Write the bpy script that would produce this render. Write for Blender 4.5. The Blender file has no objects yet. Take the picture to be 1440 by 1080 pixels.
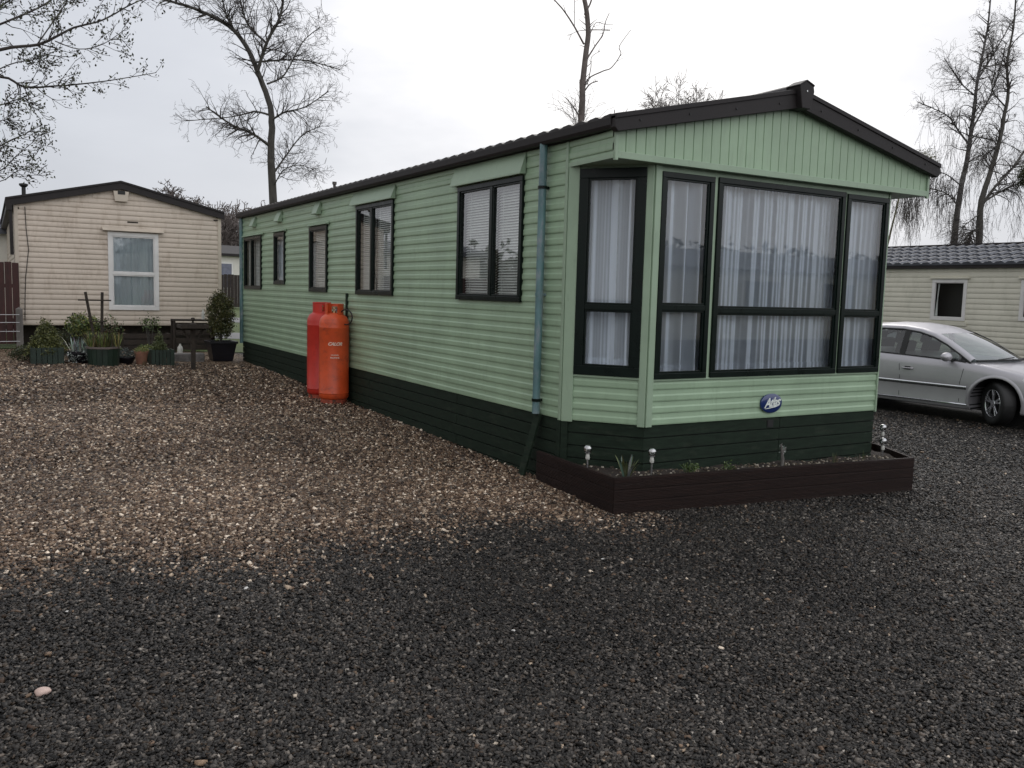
import bpy, bmesh, math, random
import numpy as np
from mathutils import Vector, Matrix
random.seed(7); rng = np.random.default_rng(7)
R = math.radians
SC = bpy.context.scene
COL = SC.collection

# ------------------------------------------------------------------ camera
CAM = np.array([-4.0257, -5.9757, 1.56]); YAW, PITCH, ROLL, FPX = R(30.6515), R(5.919), R(1.5405), 1241.16
_F = np.array([math.sin(YAW)*math.cos(PITCH), math.cos(YAW)*math.cos(PITCH), -math.sin(PITCH)])
_R0 = np.array([math.cos(YAW), -math.sin(YAW), 0]); _U0 = np.cross(_R0, _F)
_R = _R0*math.cos(ROLL)+_U0*math.sin(ROLL); _U = -_R0*math.sin(ROLL)+_U0*math.cos(ROLL)
cd = bpy.data.cameras.new('camera'); cam = bpy.data.objects.new('camera', cd); COL.objects.link(cam)
cam.matrix_world = Matrix(((_R[0], _U[0], -_F[0], CAM[0]), (_R[1], _U[1], -_F[1], CAM[1]), (_R[2], _U[2], -_F[2], CAM[2]), (0, 0, 0, 1)))
cd.sensor_width = 36; cd.lens = FPX/1440*36; cd.clip_end = 2000; cd.clip_start = .05
SC.camera = cam

# ------------------------------------------------------------------ sky and sun (overcast, brightest cloud beyond the caravan)
SUN_AZ, SUN_EL = R(43), R(38)          # azimuth clockwise from +Y
w = bpy.data.worlds.new('World'); SC.world = w; w.use_nodes = True
nt = w.node_tree; N = nt.nodes; L = nt.links
for n in list(N): N.remove(n)
out = N.new('ShaderNodeOutputWorld'); bg = N.new('ShaderNodeBackground'); bg.inputs[1].default_value = 1.0
sky = N.new('ShaderNodeTexSky'); sky.sky_type = 'NISHITA'; sky.sun_disc = False
sky.sun_elevation = SUN_EL; sky.sun_rotation = SUN_AZ; sky.dust_density = 4
sc = N.new('ShaderNodeVectorMath'); sc.operation = 'SCALE'; sc.inputs['Scale'].default_value = .07
L.new(sky.outputs[0], sc.inputs[0])
tc = N.new('ShaderNodeTexCoord')
dot = N.new('ShaderNodeVectorMath'); dot.operation = 'DOT_PRODUCT'
dot.inputs[1].default_value = (math.sin(R(40))*math.cos(R(24)), math.cos(R(40))*math.cos(R(24)), math.sin(R(24)))
L.new(tc.outputs['Generated'], dot.inputs[0])
noi = N.new('ShaderNodeTexNoise'); noi.inputs['Scale'].default_value = 3.2; noi.inputs['Detail'].default_value = 5; noi.inputs['Roughness'].default_value = .55
mp = N.new('ShaderNodeMapping'); mp.inputs['Scale'].default_value = (1, 1, 2.6); L.new(tc.outputs['Generated'], mp.inputs[0]); L.new(mp.outputs[0], noi.inputs[0])
ad = N.new('ShaderNodeMath'); ad.operation = 'MULTIPLY_ADD'; ad.inputs[1].default_value = .24; L.new(noi.outputs[0], ad.inputs[0]); L.new(dot.outputs['Value'], ad.inputs[2])
rp = N.new('ShaderNodeValToRGB'); cr = rp.color_ramp
cr.elements[0].position = .0; cr.elements[0].color = (.68, .68, .70, 1)
cr.elements[1].position = 1.0; cr.elements[1].color = (1.02, 1.02, 1.03, 1)
e = cr.elements.new(.80); e.color = (.56, .585, .64, 1)
e = cr.elements.new(.90); e.color = (.64, .665, .72, 1)
e = cr.elements.new(.975); e.color = (.86, .87, .91, 1)
sb = N.new('ShaderNodeMath'); sb.operation = 'SUBTRACT'; sb.inputs[1].default_value = .09; L.new(ad.outputs[0], sb.inputs[0]); L.new(sb.outputs[0], rp.inputs[0])
mx = N.new('ShaderNodeMixRGB'); mx.inputs[0].default_value = .9; L.new(sc.outputs[0], mx.inputs[1]); L.new(rp.outputs[0], mx.inputs[2])
d2 = N.new('ShaderNodeVectorMath'); d2.operation = 'DOT_PRODUCT'        # added sky brightening behind the viewpoint, to light the bay front
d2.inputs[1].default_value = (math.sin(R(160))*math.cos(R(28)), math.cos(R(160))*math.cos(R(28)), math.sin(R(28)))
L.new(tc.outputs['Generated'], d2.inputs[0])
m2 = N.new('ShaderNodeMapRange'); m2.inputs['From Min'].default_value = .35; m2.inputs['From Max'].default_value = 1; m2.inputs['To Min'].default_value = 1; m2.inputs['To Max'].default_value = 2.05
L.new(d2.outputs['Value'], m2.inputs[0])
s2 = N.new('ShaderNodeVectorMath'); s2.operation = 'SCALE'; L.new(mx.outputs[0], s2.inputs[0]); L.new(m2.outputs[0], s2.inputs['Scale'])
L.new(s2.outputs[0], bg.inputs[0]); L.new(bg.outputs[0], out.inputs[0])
sl = bpy.data.lights.new('sun', 'SUN'); sl.energy = .55; sl.angle = R(25); sl.color = (1, .97, .93)
so = bpy.data.objects.new('sun', sl); COL.objects.link(so)
sd = Vector((math.sin(SUN_AZ)*math.cos(SUN_EL), math.cos(SUN_AZ)*math.cos(SUN_EL), math.sin(SUN_EL)))
so.rotation_euler = sd.to_track_quat('Z', 'Y').to_euler(); so.location = sd*50
SC.view_settings.view_transform = 'Standard'; SC.view_settings.look = 'None'; SC.view_settings.gamma = 1
SC.view_settings.exposure = 0.2

# ------------------------------------------------------------------ helpers
def sstep(a, b, v):
    t = min(1, max(0, (v-a)/(b-a))); return t*t*(3-2*t)
def G(x, y):                            # lie of the land
    z = -.03-.035*min(8, max(-3, x))+.019*min(12, max(-3, y))
    return z+.024*min(26, max(0, y-14))*sstep(14, 18, y)
def Gv(x, y):
    t = np.clip((y-14)/4, 0, 1); t = t*t*(3-2*t)
    return -.03-.035*np.clip(x, -3, 8)+.019*np.clip(y, -3, 12)+.024*np.clip(y-14, 0, 26)*t
def ray(u, v): return _F+_R*(u-720)/FPX-_U*(v-540)/FPX
def aty(u, v, y):
    d = ray(u, v); return Vector(CAM+d*(y-CAM[1])/d[1])
def atd(u, v, dist):
    d = ray(u, v); return Vector(CAM+d*dist/math.hypot(d[0], d[1]))
def atg(u, v):
    z = 0
    for _ in range(60):
        d = ray(u, v); P = CAM+d*(z-CAM[2])/d[2]; z = .5*z+.5*G(P[0], P[1])
    return Vector(P)

class MB:
    def __init__(s): s.v = []; s.f = []; s.c = None
    def add(s, vs, fs):
        b = len(s.v); s.v += [tuple(p) for p in vs]; s.f += [tuple(i+b for i in f) for f in fs]; return s
    def quad(s, a, b, c, d): return s.add([a, b, c, d], [(0, 1, 2, 3)])
    def box(s, x0, x1, y0, y1, z0, z1):
        return s.add([(x, y, z) for z in (z0, z1) for y in (y0, y1) for x in (x0, x1)],
                     [(0, 2, 3, 1), (4, 5, 7, 6), (0, 1, 5, 4), (2, 6, 7, 3), (0, 4, 6, 2), (1, 3, 7, 5)])
    def obox(s, P, ax, hs):             # centre, 3 axes, half sizes
        P = Vector(P); ax = [Vector(a).normalized()*h for a, h in zip(ax, hs)]
        return s.add([P+ax[0]*i+ax[1]*j+ax[2]*k for k in (-1, 1) for j in (-1, 1) for i in (-1, 1)],
                     [(0, 2, 3, 1), (4, 5, 7, 6), (0, 1, 5, 4), (2, 6, 7, 3), (0, 4, 6, 2), (1, 3, 7, 5)])
    def bar(s, A, B, wd, th, up=(0, 0, 1)):
        A, B = Vector(A), Vector(B); d = (B-A); ln = d.length; d.normalize()
        u = Vector(up); sx = d.cross(u)
        if sx.length < 1e-4: sx = d.cross(Vector((0, 1, 0)))
        sx.normalize(); u = sx.cross(d)
        return s.obox((A+B)/2, (d, sx, u), (ln/2, wd/2, th/2))
    def tube(s, pts, rad, n=8, cap=True):
        pts = [Vector(p) for p in pts]
        if not hasattr(rad, '__len__'): rad = [rad]*len(pts)
        b = len(s.v); d0 = (pts[1]-pts[0]).normalized()
        ref = Vector((0, 0, 1)) if abs(d0.z) < .9 else Vector((1, 0, 0))
        sx = d0.cross(ref).normalized()
        for i, p in enumerate(pts):
            if i == 0: d = d0
            elif i == len(pts)-1: d = (pts[i]-pts[i-1])
            else: d = (pts[i+1]-pts[i-1])
            if d.length < 1e-9: d = d0
            d = d.normalized(); sx = (sx-d*sx.dot(d))
            if sx.length < 1e-6: sx = d.cross(Vector((.3, .5, .8)))
            sx.normalize(); sy = d.cross(sx)
            for k in range(n):
                a = 2*math.pi*k/n; s.v.append(tuple(p+(sx*math.cos(a)+sy*math.sin(a))*rad[i]))
        for i in range(len(pts)-1):
            for k in range(n):
                s.f.append((b+i*n+k, b+i*n+(k+1) % n, b+(i+1)*n+(k+1) % n, b+(i+1)*n+k))
        if cap: s.f.append(tuple(b+k for k in range(n))[::-1]); s.f.append(tuple(b+(len(pts)-1)*n+k for k in range(n)))
        return s
    def lathe(s, prof, c=(0, 0, 0), n=32, cap=True):   # prof [(r,z)]
        b = len(s.v)
        for r, z in prof:
            for k in range(n):
                a = 2*math.pi*k/n; s.v.append((c[0]+r*math.cos(a), c[1]+r*math.sin(a), c[2]+z))
        for i in range(len(prof)-1):
            for k in range(n):
                s.f.append((b+i*n+k, b+i*n+(k+1) % n, b+(i+1)*n+(k+1) % n, b+(i+1)*n+k))
        if cap: s.f.append(tuple(b+k for k in range(n))[::-1]); s.f.append(tuple(b+(len(prof)-1)*n+k for k in range(n)))
        return s
    def prism(s, poly, d):              # poly: 3D points planar, d: extrusion vector
        n = len(poly); d = Vector(d); poly = [Vector(p) for p in poly]
        return s.add(poly+[p+d for p in poly], [tuple(range(n))[::-1], tuple(range(n, 2*n))]+[(i, (i+1) % n, n+(i+1) % n, n+i) for i in range(n)])
    def grid(s, P, closed=False):       # P[i][j]
        b = len(s.v); ni, nj = len(P), len(P[0])
        for row in P: s.v += [tuple(p) for p in row]
        for i in range(ni-1):
            for j in range(nj-1): s.f.append((b+i*nj+j, b+i*nj+j+1, b+(i+1)*nj+j+1, b+(i+1)*nj+j))
        return s
    def build(s, name, mat, parent=None, smooth=False, bevel=0, recalc=True, col=None, angle=40):
        me = bpy.data.meshes.new(name); me.from_pydata(s.v, [], s.f)
        if recalc:
            bm = bmesh.new(); bm.from_mesh(me); bmesh.ops.recalc_face_normals(bm, faces=bm.faces); bm.to_mesh(me); bm.free()
        if col is not None:
            a = me.color_attributes.new('col', 'FLOAT_COLOR', 'POINT'); a.data.foreach_set('color', np.asarray(col, dtype=np.float32).ravel())
        o = bpy.data.objects.new(name, me); COL.objects.link(o); me.materials.append(mat)
        if parent: o.parent = parent
        if smooth:
            for p in me.polygons: p.use_smooth = True
            try: me.set_sharp_from_angle(angle=R(angle))
            except Exception: pass
        if bevel:
            m = o.modifiers.new('bevel', 'BEVEL'); m.width = bevel; m.segments = 2; m.limit_method = 'ANGLE'
        return o
def tag(o, label=None, cat=None, group=None, kind=None):
    if label: o['label'] = label
    if cat: o['category'] = cat
    if group: o['group'] = group
    if kind: o['kind'] = kind
    return o
def thing(name, loc, label, cat, group=None, rz=0):
    o = bpy.data.objects.new(name, None); COL.objects.link(o); o.location = loc; o.rotation_euler = (0, 0, rz)
    o.empty_display_size = .2
    return tag(o, label, cat, group)
def copy_tree(o, parent=None):
    c = o.copy(); COL.objects.link(c); c.parent = parent
    for ch in [k for k in bpy.data.objects if k.parent == o]: copy_tree(ch, c)
    return c

# ------------------------------------------------------------------ materials
def mat(name, color, rough=.6, metal=0, var=.0, scale=6, bump=0, bscale=80, spec=.5, stain=None, coat=0, stretch=(1, 1, 1), var2=0):
    m = bpy.data.materials.new(name); m.use_nodes = True; nt = m.node_tree; N, L = nt.nodes, nt.links
    b = N['Principled BSDF']; b.inputs['Roughness'].default_value = rough; b.inputs['Metallic'].default_value = metal
    b.inputs['Specular IOR Level'].default_value = spec; b.inputs['Coat Weight'].default_value = coat
    b.inputs['Base Color'].default_value = (*color, 1)
    tc = N.new('ShaderNodeTexCoord'); mp = N.new('ShaderNodeMapping'); mp.inputs['Scale'].default_value = stretch
    L.new(tc.outputs['Object'], mp.inputs[0]); last = None
    if var or stain:
        n = N.new('ShaderNodeTexNoise'); n.inputs['Scale'].default_value = scale; n.inputs['Detail'].default_value = 8; n.inputs['Roughness'].default_value = .62
        L.new(mp.outputs[0], n.inputs[0])
        r = N.new('ShaderNodeValToRGB'); r.color_ramp.elements[0].position = .32; r.color_ramp.elements[1].position = .68
        r.color_ramp.elements[0].color = (*[c*(1-var) for c in color], 1); r.color_ramp.elements[1].color = (*[min(1, c*(1+var)) for c in color], 1)
        L.new(n.outputs[0], r.inputs[0]); last = r.outputs[0]
    if stain:                            # (colour, scale, stretch, lo, hi)
        n2 = N.new('ShaderNodeTexNoise'); n2.inputs['Scale'].default_value = stain[1]; n2.inputs['Detail'].default_value = 9; n2.inputs['Roughness'].default_value = .7
        m2 = N.new('ShaderNodeMapping'); m2.inputs['Scale'].default_value = stain[2]; L.new(tc.outputs['Object'], m2.inputs[0]); L.new(m2.outputs[0], n2.inputs[0])
        r2 = N.new('ShaderNodeMapRange'); r2.inputs['From Min'].default_value = stain[3]; r2.inputs['From Max'].default_value = stain[4]; r2.clamp = True
        L.new(n2.outputs[0], r2.inputs[0])
        mm = N.new('ShaderNodeMixRGB'); mm.inputs[2].default_value = (*stain[0], 1); L.new(r2.outputs[0], mm.inputs[0]); L.new(last, mm.inputs[1]); last = mm.outputs[0]
    if last: L.new(last, b.inputs['Base Color'])
    if var:
        rr = N.new('ShaderNodeMapRange'); rr.inputs['To Min'].default_value = max(.03, rough-.12); rr.inputs['To Max'].default_value = min(1, rough+.12)
        L.new(n.outputs[0], rr.inputs[0]); L.new(rr.outputs[0], b.inputs['Roughness'])
    if bump:
        n3 = N.new('ShaderNodeTexNoise'); n3.inputs['Scale'].default_value = bscale; n3.inputs['Detail'].default_value = 4; L.new(mp.outputs[0], n3.inputs[0])
        bp = N.new('ShaderNodeBump'); bp.inputs['Strength'].default_value = bump; bp.inputs['Distance'].default_value = .01
        L.new(n3.outputs[0], bp.inputs['Height']); L.new(bp.outputs[0], b.inputs['Normal'])
    return m
def attr_mat(name, rough=.6, spec=.4, trans=0, var=.0, scale=60):
    m = bpy.data.materials.new(name); m.use_nodes = True; N, L = m.node_tree.nodes, m.node_tree.links
    b = N['Principled BSDF']; b.inputs['Roughness'].default_value = rough; b.inputs['Specular IOR Level'].default_value = spec
    a = N.new('ShaderNodeAttribute'); a.attribute_name = 'col'
    if var:
        n = N.new('ShaderNodeTexNoise'); n.inputs['Scale'].default_value = scale; n.inputs['Detail'].default_value = 3
        tc = N.new('ShaderNodeTexCoord'); L.new(tc.outputs['Object'], n.inputs[0])
        mr = N.new('ShaderNodeMapRange'); mr.inputs['To Min'].default_value = 1-var; mr.inputs['To Max'].default_value = 1+var; mr.inputs['From Min'].default_value = .3; mr.inputs['From Max'].default_value = .7
        L.new(n.outputs[0], mr.inputs[0])
        v = N.new('ShaderNodeVectorMath'); v.operation = 'SCALE'; L.new(a.outputs['Color'], v.inputs[0]); L.new(mr.outputs[0], v.inputs['Scale']); L.new(v.outputs[0], b.inputs['Base Color'])
    else: L.new(a.outputs['Color'], b.inputs['Base Color'])
    return m
def glass_mat(name, tint=(.9, .95, .95), rough=.02, extra=.0, mul=1.3):
    m = bpy.data.materials.new(name); m.use_nodes = True; N, L = m.node_tree.nodes, m.node_tree.links
    for n in list(N): N.remove(n)
    o = N.new('ShaderNodeOutputMaterial'); t = N.new('ShaderNodeBsdfTransparent'); t.inputs[0].default_value = (*tint, 1)
    g = N.new('ShaderNodeBsdfGlossy'); g.inputs['Roughness'].default_value = rough
    fr = N.new('ShaderNodeFresnel'); fr.inputs['IOR'].default_value = 1.55
    ma = N.new('ShaderNodeMath'); ma.operation = 'MULTIPLY_ADD'; ma.inputs[1].default_value = mul; ma.inputs[2].default_value = extra; ma.use_clamp = True
    L.new(fr.outputs[0], ma.inputs[0])
    tc = N.new('ShaderNodeTexCoord'); n = N.new('ShaderNodeTexNoise'); n.inputs['Scale'].default_value = 1.3; bp = N.new('ShaderNodeBump'); bp.inputs['Strength'].default_value = .03
    L.new(tc.outputs['Object'], n.inputs[0]); L.new(n.outputs[0], bp.inputs['Height']); L.new(bp.outputs[0], g.inputs['Normal'])
    mx = N.new('ShaderNodeMixShader'); L.new(ma.outputs[0], mx.inputs[0]); L.new(t.outputs[0], mx.inputs[1]); L.new(g.outputs[0], mx.inputs[2]); L.new(mx.outputs[0], o.inputs[0])
    return m
def curtain_mat(name, col=(.75, .77, .85), opac=.75):
    m = bpy.data.materials.new(name); m.use_nodes = True; N, L = m.node_tree.nodes, m.node_tree.links
    for n in list(N): N.remove(n)
    o = N.new('ShaderNodeOutputMaterial'); d = N.new('ShaderNodeBsdfDiffuse'); d.inputs[0].default_value = (*col, 1)
    t = N.new('ShaderNodeBsdfTransparent'); tl = N.new('ShaderNodeBsdfTranslucent'); tl.inputs[0].default_value = (*col, 1)
    lw = N.new('ShaderNodeLayerWeight'); lw.inputs[0].default_value = .5
    mr = N.new('ShaderNodeMapRange'); mr.inputs['To Min'].default_value = opac; mr.inputs['From Max'].default_value = .30; mr.inputs['To Max'].default_value = 1.0; L.new(lw.outputs['Facing'], mr.inputs[0])
    a = N.new('ShaderNodeMixShader'); a.inputs[0].default_value = .12; L.new(d.outputs[0], a.inputs[1]); L.new(tl.outputs[0], a.inputs[2])
    x = N.new('ShaderNodeMixShader'); L.new(mr.outputs[0], x.inputs[0]); L.new(t.outputs[0], x.inputs[1]); L.new(a.outputs[0], x.inputs[2]); L.new(x.outputs[0], o.inputs[0])
    return m
M = {}
M['green'] = mat('sage_cladding', (.305, .425, .285), .42, var=.12, scale=1.6, bump=.05, bscale=260, stain=((.23, .32, .21), 5, (3, 3, .45), .52, .88))
M['trim'] = mat('sage_trim', (.295, .395, .28), .45, var=.08, scale=3, stain=((.16, .22, .15), 7, (3, 3, .6), .58, .85))
M['skirt'] = mat('dark_green_boards', (.013, .023, .0145), .75, spec=.2, var=.35, scale=7, bump=.25, bscale=60, stretch=(1, 1, 6), stain=((.04, .05, .035), 4, (1, 1, 3), .55, .8))
M['frame'] = mat('bottle_green_frame', (.003, .008, .006), .3, var=.2, scale=9, spec=.22)
M['charcoal'] = mat('charcoal_plastic', (.020, .017, .017), .6, spec=.3, var=.25, scale=4, bump=.1, bscale=120)
M['tile'] = mat('brown_black_roof_tile', (.03, .026, .026), .42, var=.35, scale=5, bump=.3, bscale=90)
M['slatetile'] = mat('grey_roof_tile', (.075, .08, .095), .45, var=.3, scale=2.5, bump=.2, bscale=60)
M['pipe'] = mat('blue_grey_pipe', (.10, .19, .20), .35, var=.25, scale=5, stretch=(1, 1, .5), stain=((.28, .30, .33), 6, (2, 2, .7), .5, .7))
M['blind'] = mat('venetian_slat', (.66, .67, .66), .5, var=.1)
M['curtain'] = curtain_mat('net_curtain', (.86, .91, 1.0), .46)
M['lace'] = curtain_mat('lace_curtain', (.62, .68, .72), .9)
M['glass'] = glass_mat('window_glass', (.95, .98, .98), .015, .02, 1.3)
M['glassdark'] = glass_mat('side_window_glass', (.92, .95, .93), .015, .0, .30)
M['inside'] = mat('dim_interior', (.10, .09, .08), .9, var=.2)
M['deck'] = mat('dark_brown_decking', (.017, .0085, .0065), .7, spec=.25, var=.4, scale=12, bump=.35, bscale=110, stretch=(.25, .25, 6))
M['soil'] = mat('dark_soil', (.028, .02, .015), .95, var=.5, scale=25, bump=.8, bscale=70)
M['beige'] = mat('beige_cladding', (.54, .465, .385), .5, var=.06, scale=1.5, stain=((.33, .26, .19), 3.5, (2.2, 2.2, .7), .50, .85))
M['beigetrim'] = mat('beige_trim', (.51, .445, .365), .5, var=.1, scale=3)
M['white'] = mat('white_upvc', (.67, .66, .64), .35, var=.06, scale=4)
M['cream'] = mat('cream_cladding', (.62, .60, .50), .45, var=.06, scale=1.2, stain=((.46, .45, .36), 3, (1, 1, .5), .5, .85))
M['darkskirt'] = mat('dark_brick_skirt', (.03, .022, .018), .85, var=.5, scale=12)
M['red'] = mat('orange_red_enamel', (.62, .082, .020), .40, var=.14, scale=5, bump=.05, bscale=40, stain=((.30, .05, .025), 7, (1, 1, 1.4), .52, .75))
M['rust'] = mat('scuffed_rusty_red', (.36, .07, .035), .7, var=.4, scale=14, stain=((.07, .03, .018), 16, (1, 1, 1), .48, .62))
M['red2'] = mat('crimson_enamel', (.50, .030, .018), .38, var=.14, scale=5, stain=((.2, .02, .012), 9, (1, 1, .6), .60, .82))
M['brass'] = mat('brass', (.6, .5, .3), .35, metal=1, var=.1)
M['rubber'] = mat('black_rubber', (.012, .012, .012), .6, var=.3)
M['letter'] = mat('cream_lettering', (.78, .58, .48), .5, var=.1, scale=40)
M['silver'] = mat('silver_paint', (.43, .42, .44), .42, metal=.5, var=.03, scale=3, coat=.25)
M['chrome'] = mat('satin_chrome', (.7, .71, .73), .22, metal=.9, var=.05)
M['carglass'] = glass_mat('tinted_car_glass', (.55, .62, .60), .01, .05)
M['screen'] = glass_mat('windscreen_glass', (.6, .75, .7), .01, .22)
M['bark'] = mat('grey_bark', (.06, .056, .048), .9, var=.4, scale=9, bump=.6, bscale=30, stretch=(1, 1, .4))
M['twig'] = mat('dark_twig', (.045, .038, .034), .9, var=.3)
M['birchbark'] = mat('birch_bark', (.10, .095, .09), .8, var=.5, scale=4, stretch=(1, 1, 2.5), stain=((.03, .025, .025), 3, (1, 1, 2), .45, .6))
M['mossbark'] = mat('mossy_bark', (.075, .07, .04), .9, var=.4, scale=5)
M['tanbark'] = mat('bare_grey_wood', (.12, .10, .09), .85, var=.35, scale=6)
M['leaf'] = attr_mat('leaves', .5, .4)
M['wood'] = mat('weathered_dark_wood', (.03, .022, .016), .8, var=.4, scale=12, bump=.3, bscale=60)
M['redfence'] = mat('red_brown_fence_boards', (.040, .013, .011), .75, var=.4, scale=6, bump=.3, bscale=50, stretch=(3, 3, .5))
M['greypost'] = mat('grey_weathered_post', (.13, .12, .11), .85, var=.35, scale=8, bump=.3, bscale=50, stretch=(1, 1, .3))
M['potgreen'] = mat('green_painted_staves', (.012, .026, .017), .5, var=.3, scale=10)
M['potblack'] = mat('black_glazed_pot', (.008, .008, .012), .35, var=.3)
M['terra'] = mat('mossy_terracotta', (.24, .115, .075), .8, var=.3, scale=9, stain=((.09, .09, .05), 8, (1, 1, 1), .5, .65))
M['stone'] = mat('grey_stone', (.13, .12, .115), .85, var=.35, scale=12, bump=.5, bscale=40)
M['pale'] = mat('pale_plastic', (.5, .5, .46), .5, var=.1)
M['globe'] = glass_mat('clear_globe', (.80, .84, .82), .12, .5)
M['steel'] = mat('brushed_steel', (.5, .5, .5), .3, metal=.9, var=.1)
M['blue'] = mat('navy_badge', (.012, .03, .13), .25, var=.15, coat=.6)
M['badgewhite'] = mat('badge_lettering', (.75, .8, .75), .4, var=.05)
M['hill'] = mat('far_scrub', (.05, .045, .035), .95, var=.4, scale=.8)

# ------------------------------------------------------------------ the ground
def ground_material():
    m = bpy.data.materials.new('gravel_ground'); m.use_nodes = True; N, L = m.node_tree.nodes, m.node_tree.links
    b = N['Principled BSDF']; b.inputs['Roughness'].default_value = .7; b.inputs['Specular IOR Level'].default_value = .2
    tc = N.new('ShaderNodeTexCoord')
    def cells(scale):
        v = N.new('ShaderNodeTexVoronoi'); v.inputs['Scale'].default_value = scale; v.inputs['Randomness'].default_value = 1; L.new(tc.outputs['Object'], v.inputs['Vector']); return v
    v1 = cells(52)
    bw = N.new('ShaderNodeSeparateColor'); L.new(v1.outputs['Color'], bw.inputs[0])
    def ramp(cols):
        r = N.new('ShaderNodeValToRGB'); r.color_ramp.interpolation = 'LINEAR'
        while len(r.color_ramp.elements) < len(cols): r.color_ramp.elements.new(.5)
        for e, (p, c) in zip(r.color_ramp.elements, cols): e.position = p; e.color = (*c, 1)
        L.new(bw.outputs[0], r.inputs[0]); return r
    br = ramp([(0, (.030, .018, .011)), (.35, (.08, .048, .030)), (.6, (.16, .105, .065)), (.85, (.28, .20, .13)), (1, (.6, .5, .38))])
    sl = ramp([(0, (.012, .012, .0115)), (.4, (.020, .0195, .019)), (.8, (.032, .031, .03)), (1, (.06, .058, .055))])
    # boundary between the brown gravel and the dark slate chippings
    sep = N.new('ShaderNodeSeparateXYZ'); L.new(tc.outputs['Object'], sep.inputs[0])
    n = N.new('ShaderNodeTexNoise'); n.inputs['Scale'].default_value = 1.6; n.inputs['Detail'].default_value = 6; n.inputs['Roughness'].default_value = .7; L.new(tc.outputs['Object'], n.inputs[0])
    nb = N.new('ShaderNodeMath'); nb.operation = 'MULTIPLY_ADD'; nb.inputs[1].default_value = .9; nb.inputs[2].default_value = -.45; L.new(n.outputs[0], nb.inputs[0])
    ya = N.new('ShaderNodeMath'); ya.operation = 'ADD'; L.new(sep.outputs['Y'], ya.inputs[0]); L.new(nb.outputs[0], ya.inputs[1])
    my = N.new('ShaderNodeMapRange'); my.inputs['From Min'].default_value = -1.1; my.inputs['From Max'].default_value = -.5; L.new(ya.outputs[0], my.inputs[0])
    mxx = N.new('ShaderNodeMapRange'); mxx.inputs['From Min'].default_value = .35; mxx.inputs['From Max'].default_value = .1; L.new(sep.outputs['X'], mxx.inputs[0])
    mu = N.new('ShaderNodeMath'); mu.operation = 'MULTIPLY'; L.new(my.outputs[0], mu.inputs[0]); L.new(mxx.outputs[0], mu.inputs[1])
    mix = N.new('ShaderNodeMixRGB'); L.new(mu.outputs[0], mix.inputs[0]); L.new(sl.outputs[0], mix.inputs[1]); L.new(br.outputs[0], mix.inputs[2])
    # dark joints between the stones, bump
    dj = N.new('ShaderNodeMapRange'); dj.inputs['From Min'].default_value = .0; dj.inputs['From Max'].default_value = .75; dj.inputs['To Min'].default_value = 1; dj.inputs['To Max'].default_value = 0
    L.new(v1.outputs['Distance'], dj.inputs[0])
    L.new(mix.outputs[0], b.inputs['Base Color'])
    bp = N.new('ShaderNodeBump'); bp.inputs['Strength'].default_value = 1; bp.inputs['Distance'].default_value = .02; L.new(dj.outputs[0], bp.inputs['Height']); L.new(bp.outputs[0], b.inputs['Normal'])
    return m
def gridsheet(name, xs, ys, dz, m):
    X, Y = np.meshgrid(xs, ys, indexing='ij'); Z = Gv(X, Y)+dz
    mb = MB(); mb.grid([[(X[i, j], Y[i, j], Z[i, j]) for j in range(len(ys))] for i in range(len(xs))])
    return tag(mb.build(name, m, smooth=True), kind='structure')
xs = np.concatenate([np.linspace(-300, -20, 12), np.arange(-18, 24.1, 1.0), np.linspace(30, 300, 12)])
ys = np.concatenate([np.linspace(-120, -20, 6), np.arange(-18, 42.1, 1.0), np.linspace(50, 500, 14)])
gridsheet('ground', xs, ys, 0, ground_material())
M['grass'] = mat('mown_grass', (.065, .095, .022), .85, var=.4, scale=3, bump=.6, bscale=60, stain=((.10, .11, .04), 8, (1, 1, 1), .5, .7))
M['path'] = mat('pale_concrete_path', (.20, .20, .20), .8, var=.15, scale=2)
gridsheet('lawn', np.arange(-14, 26.1, 1.0), np.array([12.3, 13, 14, 15, 16, 17, 18, 19, 21, 23, 25, 27, 30, 33, 36, 40, 44]), .012, M['grass'])
gridsheet('path', np.arange(-12, 24.1, 1.0), np.arange(16.6, 18.9, .4), .020, M['path'])
gridsheet('road', np.arange(-12, 24.1, 1.0), np.arange(23.5, 26.6, .5), .020, M['path'])

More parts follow.
